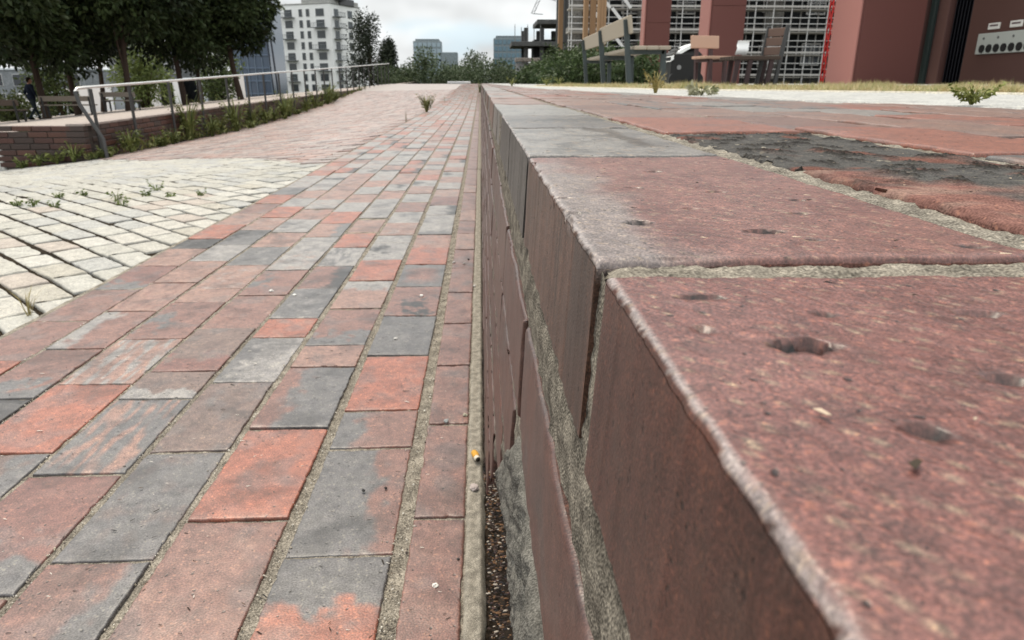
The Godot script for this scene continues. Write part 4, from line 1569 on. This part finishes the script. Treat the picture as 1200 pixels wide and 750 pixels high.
func window(t: Node3D, at: Vector3, s: Vector3, turn: float, balcony: bool) -> void:
	var xf := Transform3D(Basis(Vector3.UP, turn), at)
	var f := Shape.new()
	f.tint = Color(.45, .45, .45)
	f.box(xf, s, .01)
	var win := obj("window", f, M.paint, t)
	var g := Shape.new()
	g.tint = Color(.035, .04, .045)
	g.box(xf * Transform3D(Basis(), Vector3(0, 0, .05)), Vector3(s.x - .1, s.y - .1, .06))
	obj("pane", g, M.glass, win)
	if balcony:
		var b := Shape.new()
		b.tint = Color(.16, .17, .18)
		b.box(xf * Transform3D(Basis(), Vector3(0, -s.y / 2 - .06, .55)), Vector3(s.x + .9, .1, 1.1), .01)
		b.box(xf * Transform3D(Basis(), Vector3(0, -s.y / 2 + .6, 1.08)), Vector3(s.x + .9, .06, .05), .01)
		for k in 9:
			b.box(xf * Transform3D(Basis(), Vector3((s.x + .8) * (k / 8.0 - .5), -s.y / 2 + .28, 1.08)), Vector3(.04, .62, .04))
		obj("balcony", b, M.dark_metal, t)


func office(called: String, label: String, c: Vector3, w: float, h: float, deep: float, wallc: Color, glass: Color, cols: int, rows: int, step: float) -> void:
	var t := thing(called, label, "building", Vector3(c.x, -5.0, c.z))
	var b := Shape.new()
	b.tint = wallc
	b.cube(Vector3(0, h / 2, 0), Vector3(w, h, deep), .1)
	if step > 0: b.cube(Vector3(w * .5 + 3.0, (h - step) / 2, 0), Vector3(8.0, h - step, deep), .1)
	obj("wall", b, M.facade, t)
	var roof := Shape.new()
	roof.tint = wallc * .8
	roof.cube(Vector3(0, h + .4, 0), Vector3(w * .85, 1.0, deep * .8), .1)
	obj("roof", roof, M.facade, t)
	for r in rows:
		for k in cols:
			var g := Shape.new()
			g.tint = glass
			g.cube(Vector3(w * ((k + .5) / cols - .5), h - (r + .6) * h / rows, deep / 2 + .05), Vector3(w / cols * .8, h / rows * .68, .14), .02)
			obj("window", g, M.glass, t)

# ---------------------------------------------------------------- right: benches, red pillars, the building site

func right_background() -> void:
	rng.seed = 111
	var lawn := Shape.new()
	lawn.tint = Color(.16, .15, .07)
	lawn.sheet(2, 2, func(i: int, j: int): return Vector3(.3 if i == 0 else 90.0, TOP - .03, -5.5 - j * 90.0), null, Vector3.UP)
	ground("lawn", lawn, M.soil)
	var y0 := TOP - .03

	# red pillars: sunlight on the left face is painted in as a paler panel
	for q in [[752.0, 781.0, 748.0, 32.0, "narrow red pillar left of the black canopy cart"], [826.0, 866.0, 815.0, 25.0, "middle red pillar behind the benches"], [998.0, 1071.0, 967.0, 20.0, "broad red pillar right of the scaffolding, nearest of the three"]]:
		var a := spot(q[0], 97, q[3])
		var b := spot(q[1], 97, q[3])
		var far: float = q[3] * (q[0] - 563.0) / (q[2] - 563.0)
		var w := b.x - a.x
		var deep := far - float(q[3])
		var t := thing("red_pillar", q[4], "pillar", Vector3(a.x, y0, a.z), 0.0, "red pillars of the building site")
		var s := Shape.new()
		s.tint = Color(.15, .062, .054)
		s.cube(Vector3(w / 2 + .01, 5.0, -deep / 2), Vector3(w - .02, 10.0, deep - .02), .02)
		obj("shaft", s, M.paint, t)
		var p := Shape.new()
		p.tint = Color(.37, .165, .145)  # paler red stands in for sun falling on this side
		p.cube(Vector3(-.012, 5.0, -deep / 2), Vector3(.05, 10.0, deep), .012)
		obj("sunlit_side", p, M.paint, t)
		var j := Shape.new()
		j.tint = Color(.145, .058, .050)
		for k in 4:
			j.cube(Vector3(w / 2 + .02, 1.25 + k * 2.5, .004), Vector3(w - .08, 2.49, .03), .006)
		obj("front_panel", j, M.paint, t)

	# brown building wall that runs towards the camera, with louvre, pipe and panel
	var wx := 13.05
	var t := thing("brown_building", "dark brown building with a black louvre and a pale socket panel", "building", Vector3(wx, y0, 0))
	for k in 4:
		var s := Shape.new()
		s.tint = Color(.085, .040, .034) * (1.0 + .05 * (k % 2))
		s.cube(Vector3(.25, 5.0, -18.35 + k * 2.42 + .0), Vector3(.5, 10.0, 2.405), .012)
		obj("wall_panel", s, M.paint, t)
	var rim := Shape.new()
	rim.tint = Color(.12, .062, .052)
	rim.cube(Vector3(.22, 5.0, -20.75), Vector3(.5, 10.0, .5), .012)
	rim.cube(Vector3(2.0, 5.0, -21.6), Vector3(4.6, 10.0, .5), .012)
	obj("corner_panel", rim, M.paint, t)
	for k in 6:
		var s := Shape.new()
		s.tint = Color(.008, .009, .012)
		s.box(Transform3D(Basis(Vector3.UP, .6), Vector3(.1, 5.0, -19.66 - k * .14)), Vector3(.12, 10.0, .02), .004)
		obj("louvre_slat", s, M.dark_metal, t)
	var hole := Shape.new()
	hole.tint = Color(.006, .006, .008)
	hole.cube(Vector3(.35, 5.0, -20.02), Vector3(.4, 10.0, .92))
	obj("louvre_back", hole, M.cloth, t)
	var pipe := Shape.new()
	pipe.tint = Color(.03, .045, .042)
	pipe.tube([Vector3(-.05, 0, -21.15), Vector3(-.05, 10, -21.15)], [.1], 12)
	obj("pipe", pipe, M.dark_metal, t)
	var plate := Shape.new()
	plate.tint = Color(.36, .37, .34)
	plate.cube(Vector3(-.03, 1.02, -17.85), Vector3(.06, .5, 2.35), .01)
	var pl := obj("socket_panel", plate, M.paint, t)
	for k in 8:
		var s := Shape.new()
		s.tint = Color(.012, .012, .012)
		s.tube([Vector3(-.055, .9, -18.78 + k * .265), Vector3(-.085, .9, -18.78 + k * .265)], [.1], 10)
		obj("socket", s, M.dark_metal, pl)
		s = Shape.new()
		s.tint = Color(.1, .1, .1)
		s.tube([Vector3(-.055, 1.15, -18.78 + k * .265), Vector3(-.075, 1.15, -18.78 + k * .265)], [.03], 8)
		if k % 2 == 0: obj("screw", s, M.dark_metal, pl)
	for k in 3:
		var s := Shape.new()
		s.tint = Color(.62, .60, .56)
		s.cube(Vector3(-.015, 1.43, -18.55 + k * .78), Vector3(.03, .15, .42), .006)
		var lab := obj("label_plate", s, M.paint, t)
		var ink := Shape.new()
		ink.tint = Color(.10, .07, .07)
		ink.cube(Vector3(-.031, 1.445, -18.55 + k * .78), Vector3(.004, .04, .30))
		obj("lettering", ink, M.paint, lab)

	# benches with boards, on the lawn
	slat_bench("garden_bench", "nearer of two weathered benches in line before the dark shrubs", Vector3(1.92, y0, -9.25), 0.0, 2.0, Color(.36, .31, .25), Color(.05, .06, .06), "weathered benches before the shrubs")
	slat_bench("garden_bench", "farther of two weathered benches in line before the dark shrubs", Vector3(2.0, y0, -11.45), 0.0, 2.0, Color(.36, .31, .25), Color(.05, .06, .06), "weathered benches before the shrubs")
	var a := spot(832, 97, 11.5)
	slat_bench("garden_bench", "bench with a pale pinkish backrest before the middle red pillar", Vector3(a.x, y0, a.z), -PI / 2 + .25, .5, Color(.46, .30, .22), Color(.06, .035, .035))
	a = spot(876, 97, 10.5)
	var lo := thing("lounger_bench", "dark slatted lounger with a tall upright brown back at its right end", "lounger", Vector3(a.x, y0, a.z))
	for k in 6:
		var s := Shape.new()
		s.tint = Color(.055, .04, .035)
		s.cube(Vector3(0, .40, -.3 + k * .11), Vector3(.66, .05, .09), .006)
		obj("seat_slat", s, M.wood, lo)
	for q in [[-.28, .25], [-.2, -.25], [-.1, .25], [.08, -.25], [.2, .25], [.3, -.25]]:
		var s := Shape.new()
		s.tint = Color(.05, .035, .033)
		s.bar(Vector3(q[0] - .02, 0, q[1]), Vector3(q[0] + .02, .4, q[1]), .055, .06, .004)
		obj("leg", s, M.wood, lo)
	for k in 2:
		var s := Shape.new()
		s.tint = Color(.045, .045, .045)
		s.bar(Vector3(.20 + k * .15, .0, -.2 + k * .3), Vector3(.31 + k * .15, .84, -.2 + k * .3), .045, .055, .006)
		obj("back_post", s, M.dark_metal, lo)
	for k in 3:
		var s := Shape.new()
		s.tint = Color(.15, .10, .08)
		var u := .50 + k * .125
		s.bar(Vector3(.2 + u * .13, u, -.2), Vector3(.35 + u * .13, u, .1), .03, .11, .005)
		obj("back_board", s, M.wood, lo)
	var cup := Shape.new()
	cup.tint = Color(.75, .75, .74)
	cup.sheet(10, 12, func(i: int, j: int):
		var fold := absf(fmod(i * .37 + j * .21, 1.0) - .5) * .05
		return Vector3((i / 9.0 - .5) * .17 + j * .004, j * .017 + fold * .5, fold + .03 * sin(j * .5)), null, Vector3.BACK)
	a = spot(864, 97, 10.4)
	tag(obj("paper_bag", cup, M.cloth, null, Transform3D(Basis(), Vector3(a.x, y0 + .44, a.z))), "crumpled white paper bag on the dark lounger", "bag")

	# black cart with a curved white canopy
	a = spot(798, 97, 15.0)
	var cart := thing("canopy_cart", "black cart with a curved white canopy between two red pillars", "cart", Vector3(a.x, y0, a.z))
	var body := Shape.new()
	body.tint = Color(.008, .009, .01)
	body.cube(Vector3(0, .36, 0), Vector3(.62, .6, .7), .06)
	body.cube(Vector3(.04, .66, -.1), Vector3(.5, .14, .5), .05)
	obj("body", body, M.dark_metal, cart)
	var can := Shape.new()
	can.tint = Color(.78, .79, .78)
	can.sheet(12, 5, func(i: int, j: int):
		var q := i / 11.0
		return Vector3(-.33 + q * .66, .56 + .28 * sin(q * PI * .5), -.35 + j * .17), null, Vector3.UP)
	can.sheet(12, 5, func(i: int, j: int):
		var q := i / 11.0
		return Vector3(-.33 + q * .66, .47 + .31 * sin(q * PI * .5), -.35 + j * .17), null, Vector3.DOWN)
	can.sheet(12, 2, func(i: int, j: int):
		var q := i / 11.0
		return Vector3(-.33 + q * .66, (.56 + .28 * sin(q * PI * .5)) if j else (.47 + .31 * sin(q * PI * .5)), .33), null, Vector3.BACK)
	obj("canopy", can, M.cloth, cart)
	for q: float in [-.22, .22]:
		var s := Shape.new()
		s.tint = Color(.01, .01, .01)
		s.tube([Vector3(q, .13, .36), Vector3(q, .13, .30)], [.13], 16)
		obj("wheel", s, M.dark_metal, cart)
	var badge := Shape.new()
	badge.tint = Color(.2, .2, .2)
	badge.tube([Vector3(-.16, .36, .35), Vector3(-.16, .36, .36)], [.045], 12)
	obj("badge", badge, M.paint, cart)

	building_site(y0)

	# shrubs behind the benches
	var dg := Color(.018, .032, .012)
	var lg := Color(.075, .11, .04)
	var n := 0
	for q in [[645.0, 24.0, 1.2, .62], [668.0, 22.0, 1.3, .82], [700.0, 20.0, 1.5, .78], [730.0, 19.0, 1.2, .72], [662.0, 28.0, 1.1, 1.15], [688.0, 27.0, 1.4, 1.2], [628.0, 27.0, .8, .5]]:
		var p := spot(q[0], 97, q[1])
		bush("dark_shrub", "%s of the dark green shrubs behind the weathered benches" % ["second from left", "third from left", "third from right, before a taller one,", "rightmost", "tall one, left", "tall one, right", "leftmost and lowest"][n], Vector3(p.x, y0 - .1, p.z), Vector3(q[2], q[3], 1.1), 2600, .13, dg, lg, "dark shrubs behind the weathered benches")
		n += 1


func building_site(y0: float) -> void:
	var d := 40.0
	var xa := spot(668, 97, d).x
	var xb := spot(1000, 97, d).x
	var t := thing("scaffolded_building", "unfinished building with pale floors and dark openings behind the red pillars", "building", Vector3(xa, y0, -d - 1.6))
	var w := xb - xa
	var back := Shape.new()
	back.tint = Color(.05, .052, .055)
	back.cube(Vector3(w / 2, 7, -4.0), Vector3(w - .2, 14, 7.0))
	obj("wall", back, M.facade, t)
	for k in 5:
		var s := Shape.new()
		s.tint = Color(.36, .35, .33)
		s.cube(Vector3(w / 2, .1 + k * 2.75, -.35), Vector3(w, .3, 1.5), .02)
		obj("floor_slab", s, M.facade, t)
	for k in 5:
		var s := Shape.new()
		s.tint = Color(.44, .43, .40)
		s.cube(Vector3(.5 + k * (w - 1.0) / 4.0, 7, -.3), Vector3(.95 if k == 3 else .6, 14, .5), .03)
		obj("column", s, M.facade, t)
	for q in [[6.4, 1.6], [6.4, 4.3], [11.3, 1.5], [11.3, 4.4], [13.8, 1.6], [13.8, 4.3], [3.3, 1.6], [3.3, 4.3]]:
		for k in 2:
			var at := Vector3(q[0] + k * .52, q[1], -.38)
			var f := Shape.new()
			f.tint = Color(.68, .68, .66)
			for sg: float in [-1.0, 1.0]:
				f.cube(at + Vector3(sg * .25, 0, 0), Vector3(.07, 1.2, .1), .01)
				f.cube(at + Vector3(0, sg * .57, 0), Vector3(.43, .07, .1), .01)
			f.cube(at, Vector3(.43, .05, .09), .01)
			var win := obj("window", f, M.paint, t)
			var g := Shape.new()
			g.tint = Color(.03, .035, .04)
			g.cube(at + Vector3(0, 0, -.02), Vector3(.5, 1.16, .03))
			obj("pane", g, M.glass, win)
	# scaffolding before it
	var sc := thing("scaffold", "grey tube scaffolding with boards and stairs before the unfinished building", "scaffold", Vector3(xa, y0, -d))
	var steel := Color(.55, .55, .54)
	for k in 17:
		for row: float in [0.0, -1.1]:
			var s := Shape.new()
			s.tint = steel
			s.tube([Vector3(k * w / 16.0, 0, row), Vector3(k * w / 16.0, 12, row)], [.035], 6)
			obj("standard", s, M.paint, sc)
	for lift in 10:
		var y := .35 + lift * 1.15
		var b := Shape.new()
		b.tint = Color(.36, .345, .31)
		b.cube(Vector3(w / 2, y, -.55), Vector3(w + .3, .07, 1.0), .01)
		obj("board", b, M.wood, sc)
		var toe := Shape.new()
		toe.tint = Color(.48, .47, .44)
		toe.cube(Vector3(w / 2, y + .13, .06), Vector3(w + .3, .10, .03), .005)
		obj("toe_board", toe, M.wood, sc)
		for up: float in [.42, .72]:
			var s := Shape.new()
			s.tint = Color(.50, .50, .49)
			s.tube([Vector3(-.2, y + up, .05), Vector3(w + .2, y + up, .05)], [.026], 6)
			obj("ledger", s, M.paint, sc)
		for k in 2:
			var s := Shape.new()
			s.tint = Color(.66, .66, .65)
			s.bar(Vector3(1.0 + k * 1.1, y + 1.15, .25), Vector3(2.0 + k * 1.1, y, .25), .06, .16, .01)
			obj("stair_rail", s, M.paint, sc)
	# red lattice mast of a hoist
	var hx := spot(966, 97, 37.0).x
	var ho := thing("hoist_mast", "red lattice hoist mast at the left edge of the broad red pillar", "hoist", Vector3(hx, y0, -37.0))
	var red := Color(.55, .035, .03)
	for q in [[-.16, -.16], [.16, -.16], [.16, .16], [-.16, .16]]:
		var s := Shape.new()
		s.tint = red
		s.bar(Vector3(q[0], 0, q[1]), Vector3(q[0], 12, q[1]), .06, .06, .008)
		obj("upright", s, M.paint, ho)
	for k in 24:
		var s := Shape.new()
		s.tint = red
		var y := k * .5
		var sg := 1.0 if k % 2 else -1.0
		s.bar(Vector3(-.16 * sg, y, .17), Vector3(.16 * sg, y + .5, .17), .04, .04)
		s.bar(Vector3(-.16, y, .17), Vector3(.16, y, .17), .04, .04)
		s.bar(Vector3(-.17, y, -.16 * sg), Vector3(-.17, y + .5, .16 * sg), .04, .04)
		obj("brace", s, M.paint, ho)
	# tan fins
	for q in [[655.5, 5.0, 44.0, "slim tan column at the left corner of the building site"], [684.0, 5.0, 30.0, "leftmost of the three tan columns standing together"], [692.0, 6.0, 30.0, "middle of the three tan columns standing together"], [702.0, 9.0, 29.0, "rightmost and broadest of the three tan columns"]]:
		var p := spot(q[0], 97, q[2])
		var s := Shape.new()
		s.tint = Color(.33, .215, .125)
		var wide: float = q[1] / 815.0 * q[2]
		for k in 3:
			s.cube(Vector3(wide * (k - 1) * .34, 6, 0), Vector3(wide * .32, 12, .3), .01)
		tag(obj("tan_column", s, M.wood, null, Transform3D(Basis(), Vector3(p.x, y0, p.z))), q[3], "column", "tan columns of the building site")
	# raw concrete frame further back
	var c := spot(634, 97, 75.0)
	var f := thing("concrete_building", "raw grey concrete frame building below the crane", "building", Vector3(c.x + .4, y0 - 3.9, c.z))
	f.scale = Vector3.ONE * 1.28
	for k in 5:
		var s := Shape.new()
		s.tint = Color(.17, .17, .17)
		var short := .0 if k != 4 else 1.6
		s.cube(Vector3(.4 + short * .4, 1.2 + k * 1.6, -2.5), Vector3(5.0 - short + (1.1 if k == 3 else 0.0), .34, 5.0), .02)
		obj("floor_slab", s, M.facade, f)
	for k in 4:
		for row in 2:
			var s := Shape.new()
			s.tint = Color(.14, .14, .14)
			s.cube(Vector3(-1.5 + k * 1.25, 3.6, -.5 - row * 3.6), Vector3(.34, 7.2, .34), .02)
			obj("column", s, M.facade, f)
	var dark := Shape.new()
	dark.tint = Color(.06, .062, .066)
	dark.cube(Vector3(.9, 3.2, -3.0), Vector3(3.4, 6.4, 3.0), .02)
	obj("wall", dark, M.facade, f)
	for k in 5:
		var s := Shape.new()
		s.tint = Color(.2, .2, .2)
		s.bar(Vector3(-2.4 + k * .5, 6.1, -.1), Vector3(-2.4 + k * .5, 7.4 - .2 * (k % 2), -.1), .05, .05)
		obj("rebar", s, M.dark_metal, f)
	# concrete stub before the trees
	c = spot(617, 97, 34.0)
	var stub := thing("concrete_stub", "short grey concrete pier with a slab on top, left of the dark shrubs", "pier", Vector3(c.x, y0 - .1, c.z))
	for q in [[-.28, .5, .42, "pier"], [.16, .42, .5, "pier"]]:
		var s := Shape.new()
		s.tint = Color(.33, .34, .35) * (1.0 if q[0] < 0 else .7)
		s.cube(Vector3(q[0], .52, 0), Vector3(q[2], 1.04, q[1]), .02)
		obj("pier", s, M.facade, stub)
	var cap := Shape.new()
	cap.tint = Color(.32, .29, .26)
	cap.cube(Vector3(.02, 1.16, 0), Vector3(1.1, .16, 1.0), .02)
	obj("slab", cap, M.facade, stub)
	# luffing crane
	c = spot(646, 97, 110.0)
	var cr := thing("tower_crane", "thin grey luffing crane above the raw concrete frame", "crane", Vector3(c.x, y0, c.z))
	var jib := Shape.new()
	jib.tint = Color(.22, .22, .23)
	for q: float in [-.2, .2]:
		jib.bar(Vector3(-2.9 + q, 9.6, 0), Vector3(1.6 + q, 19.0, 0), .09, .09)
	for k in 16:
		var u := k / 16.0
		var v := (k + 1) / 16.0
		jib.bar(Vector3(lerpf(-2.9, 1.6, u) + (.2 if k % 2 else -.2), lerpf(9.6, 19, u), 0), Vector3(lerpf(-2.9, 1.6, v) + (-.2 if k % 2 else .2), lerpf(9.6, 19, v), 0), .05, .05)
	obj("jib", jib, M.dark_metal, cr)
	var arm := Shape.new()
	arm.tint = Color(.22, .22, .23)
	arm.bar(Vector3(-2.9, 9.6, 0), Vector3(-1.4, 9.5, 0), .1, .1)
	arm.bar(Vector3(-1.75, 11.9, 0), Vector3(.5, 11.3, 0), .09, .09)
	obj("tie", arm, M.dark_metal, cr)
	var mast := Shape.new()
	mast.tint = Color(.25, .25, .25)
	for q in [[-.4, -.4], [.4, -.4], [.4, .4], [-.4, .4]]:
		mast.bar(Vector3(1.6 + q[0], 0, q[1] - 2.0), Vector3(1.6 + q[0], 19.0, q[1] - 2.0), .1, .1)
	for k in 19:
		mast.bar(Vector3(1.2, k, -1.6), Vector3(2.0, k + 1.0, -1.6), .06, .06)
	obj("mast", mast, M.dark_metal, cr)

# ---------------------------------------------------------------- small things on the ground

func pebble_shape(sd: int) -> ArrayMesh:
	var s := Shape.new()
	var n := 9
	s.sheet(n + 1, n, func(i: int, j: int):
		var a := TAU * i / n
		var b := PI * j / (n - 1.0)
		var p := Vector3(sin(b) * cos(a), cos(b) * .75, sin(b) * sin(a))
		p *= .8 + .45 * soft.get_noise_3d(p.x * 1.1 + sd, p.y * 1.1, p.z * 1.1)
		return p, null, Vector3.UP)
	for k in s.v.size():
		s.n[k] = s.v[k].normalized()
	var q := Shape.new()
	for k in range(0, s.t.size(), 3):
		var a := s.v[s.t[k]]
		var b := s.v[s.t[k + 1]]
		var c := s.v[s.t[k + 2]]
		if (b - a).cross(c - a).length() > 1e-6:
			q.tri(a, b, c, a + b + c)
	return q.mesh()


func small_things() -> void:
	rng.seed = 121
	var rocks := []
	for k in 5: rocks.append(pebble_shape(k * 17))
	# single stones: px, py, size in metres, tone, label
	var list := [
		[510.0, 684.0, .0042, Color(.75, .72, .66), "white pebble lying alone on the nearest edge brick"],
		[523.0, 492.0, .0052, Color(.30, .32, .32), "grey flat pebble where two edge bricks meet"],
		[545.0, 485.0, .0050, Color(.34, .32, .25), "olive pebble at the rim of the concrete channel"],
		[556.0, 570.0, .0075, Color(.40, .34, .32), "largest pinkish pebble on the concrete channel"],
		[464.0, 396.0, .0065, Color(.45, .44, .42), "angular grey pebble on the bluish grey brick"],
		[494.0, 346.0, .0070, Color(.70, .68, .65), "small white chip on the stained brick"],
		[532.0, 307.0, .0065, Color(.40, .38, .36), "grey pebble, left one on the far edge bricks"],
		[544.0, 308.0, .0050, Color(.36, .34, .32), "grey pebble, middle one on the far edge bricks"],
		[549.0, 303.0, .0050, Color(.06, .06, .06), "dark pebble, right one on the far edge bricks"],
		[556.0, 334.0, .0055, Color(.55, .52, .48), "pale pebble beside the wall on the concrete channel"],
		[345.0, 345.0, .0060, Color(.75, .74, .7), "white pebble on the dark greenish brick"],
		[318.0, 340.0, .0070, Color(.70, .68, .64), "white chip on the joint left of the dark greenish brick"],
		[426.0, 573.0, .0032, Color(.03, .03, .03), "black grain on the large grey brick, left"],
		[452.0, 570.0, .0028, Color(.03, .03, .03), "black grain on the large grey brick, right"],
		[537.0, 653.0, .0024, Color(.03, .03, .03), "black grain on the nearest edge brick"],
	]
	for k in list.size():
		var q: Array = list[k]
		var p := spot_on(q[0], q[1], .003)
		var s := Shape.new()
		s.tint = q[3]
		var o := obj("pebble", rocks[k % 5], M["stone"], null, Transform3D(Basis.from_euler(Vector3(rng.randf(), rng.randf() * 6, rng.randf())).scaled(Vector3(1, .7, 1) * q[2] * 1.0), p + Vector3(0, q[2] * .22 - .003, 0)))
		var m: StandardMaterial3D = M.stone.duplicate()
		m.vertex_color_use_as_albedo = false
		m.albedo_color = (q[3] as Color).linear_to_srgb()
		o.material_override = m
		tag(o, q[4], "pebble", "pebbles on the walkway")
	# cigarette end
	var p := spot_on(557, 535, .003)
	var butt := thing("cigarette_end", "squashed yellow cigarette end on the concrete channel by the wall", "cigarette", p + Vector3(0, .002, 0), .25)
	butt.scale = Vector3.ONE * 1.35
	var b := Shape.new()
	b.tint = Color(.55, .30, .06)
	b.tube([Vector3(0, 0, -.006), Vector3(.0004, .0004, 0), Vector3(0, 0, .005)], [.0034, .0038, .0034], 10)
	obj("filter", b, M.cloth, butt)
	b = Shape.new()
	b.tint = Color(.6, .55, .45)
	b.tube([Vector3(0, 0, .005), Vector3(.0006, -.0002, .0085)], [.0034, .0028], 10)
	obj("paper", b, M.cloth, butt)
	b = Shape.new()
	b.tint = Color(.03, .025, .02)
	b.tube([Vector3(.0006, -.0002, .0085), Vector3(.001, -.0004, .010)], [.0027, .0018], 10)
	obj("ash", b, M.cloth, butt)
	# grit in the joints and dark specks on the bricks
	var places := []
	var xs := [-.0995, -.237, -.372, -.494, -.626, -.764, -.889]
	var wide := [.020, .016, .013, .010, .008, .007, .007]
	for k in 3600:
		var r := int(pow(rng.randf(), 1.6) * 6.99)
		var d := .45 + pow(rng.randf(), 1.5) * 2.6
		var size := rng.randf_range(.0007, .0022) * (1.0 + .8 * pow(rng.randf(), 6.0))
		places.append(Transform3D(Basis.from_euler(ball() * 3).scaled(Vector3.ONE * size * .6), Vector3(xs[r] + rng.randfn(0, .38) * wide[r], -.0015 + size * .2, -d)))
	scatter("grit", rocks[1], M.stone, places, [Color(.55, .5, .42), Color(.4, .36, .3), Color(.7, .66, .58), Color(.3, .27, .23), Color(.12, .1, .09), Color(.48, .43, .33)]).set_meta("label", "sandy grit lying in the joints of the walkway")
	var flake := Shape.new()
	flake.quad(Vector3(-.5, 0, -.5), Vector3(.5, .15, -.3), Vector3(.4, .0, .5), Vector3(-.35, .12, .4), Vector3.UP)
	flake.quad(Vector3(-.5, -.1, -.5), Vector3(.5, .05, -.3), Vector3(.4, -.1, .5), Vector3(-.35, .02, .4), Vector3.DOWN)
	places = []
	for k in 1500:
		var d := .45 + pow(rng.randf(), 1.7) * 3.2
		var x := -.03 - .96 * rng.randf()
		var long := rng.randf_range(.001, .0045) * (1.0 + 1.6 * pow(rng.randf(), 8.0))
		places.append(Transform3D(Basis(Vector3.UP, rng.randfn(0, .5) + PI / 2) * Basis.from_scale(Vector3(long * .24, .0010, long * 1.5)), Vector3(x, .0013, -d)))
	scatter("specks", flake.mesh(), M.cloth, places, [Color(.025, .022, .02), Color(.05, .04, .032), Color(.02, .02, .022), Color(.09, .06, .04), Color(.03, .025, .02), Color(.6, .56, .5)]).set_meta("label", "dark specks of litter strewn over the walkway bricks")
	places = []
	for k in 420:
		var d := .06 + pow(rng.randf(), 1.4) * 1.1
		var x := FACE + .008 + rng.randf() * .42
		var long := rng.randf_range(.0008, .003)
		places.append(Transform3D(Basis(Vector3.UP, rng.randfn(0, .6) + PI / 2) * Basis.from_scale(Vector3(long * .4, .0006, long)), Vector3(x, TOP + .0011, -d)))
	scatter("specks", flake.mesh(), M.cloth, places, [Color(.03, .025, .02), Color(.05, .04, .03), Color(.45, .36, .27), Color(.02, .02, .02)]).set_meta("label", "tiny dark specks on the terrace bricks")

	# weeds among the cobbles, on the walkway and on the terrace
	var green := Color(.06, .09, .02)
	var pale := Color(.2, .24, .08)
	var cob := [[20.0, 240.0, .05, "leftmost small weed among the cobbles"], [39.0, 241.0, .065, "upright small weed second from left among the cobbles"], [69.0, 231.0, .06, "round low weed among the cobbles"], [64.0, 242.0, .05, "tiny weed just below the round low one among the cobbles"], [97.0, 228.0, .05, "thin weed right of the round low one among the cobbles"], [137.0, 234.0, .08, "largest weed in the middle of the cobbles"], [144.0, 240.0, .06, "weed touching the largest one among the cobbles"], [171.0, 229.0, .055, "low spreading weed among the cobbles"], [184.0, 223.0, .085, "bent weed with one long stalk among the cobbles"], [200.0, 230.0, .045, "small weed right of the bent stalk among the cobbles"], [236.0, 228.0, .045, "rightmost weed among the cobbles"]]
	for q in cob:
		var r := away(q[0], q[1])
		var d := 1.0
		while d < 12.0:
			var x: float = r.x / -r.z * d
			if EYE.y + r.y / -r.z * d <= field_y(x, d): break
			d += .02
		var at := EYE + r * (d / -r.z)
		weed("weed", q[3], at + Vector3(0, -.012, 0), q[2] * .8, 14, .5, green, pale, .0055, "weeds among the cobbles")
	var at := spot_on(34.0, 371.0, -.01)
	weed("weed", "dry wispy grass tuft at the edge of cobbles and walkway", at, .085, 16, .65, Color(.2, .17, .07), Color(.36, .3, .14), 0.0)
	weed("weed", "grass tuft growing on the walkway in the distance", spot_on(500, 130, .02) + Vector3(0, -.02, 0), .36, 80, .5, Color(.08, .09, .03), Color(.24, .23, .10), .012)
	weed("weed", "thin dry stalks left of the walkway's grass tuft", spot_on(476, 143, .0) + Vector3(0, -.01, 0), .24, 4, .1, Color(.12, .11, .06), Color(.2, .18, .1), 0.0)
	weed("weed", "single dry stalk right of the walkway's grass tuft", spot_on(521, 122, .0) + Vector3(0, -.01, 0), .34, 3, .08, Color(.16, .14, .07), Color(.24, .2, .1), 0.0)
	weed("weed", "green tuft at the far end of the wall's face", Vector3(-.02, .2, -24.0), .5, 26, .2, Color(.05, .06, .02), Color(.16, .18, .07), 0.0)
	at = spot_on(1138, 123.0, TOP)
	weed("weed", "bushy yellow-green weed by the concrete path at the right", at, .040, 80, 1.1, Color(.10, .12, .025), Color(.27, .28, .085), .0036)
	at = spot_on(768, 109.0, TOP)
	weed("weed", "brownish dry tuft beside the concrete path, before the benches", at, .095, 40, .55, Color(.17, .14, .04), Color(.33, .26, .10), .004)
	at = spot_on(822, 111.5, TOP)
	weed("weed", "flat weed with pale leaves right of the brownish tuft", at, .03, 30, 1.6, Color(.12, .13, .04), Color(.5, .48, .35), .009)
	for q in [[600.0, "left"], [640.0, "middle"], [655.0, "right"]]:
		at = spot_on(q[0], 101.0, TOP)
		weed("weed", "%s of three low tufts at the far end of the terrace" % q[1], at, .12, 20, .6, Color(.09, .10, .02), Color(.24, .25, .08), .006, "low tufts at the far end of the terrace")
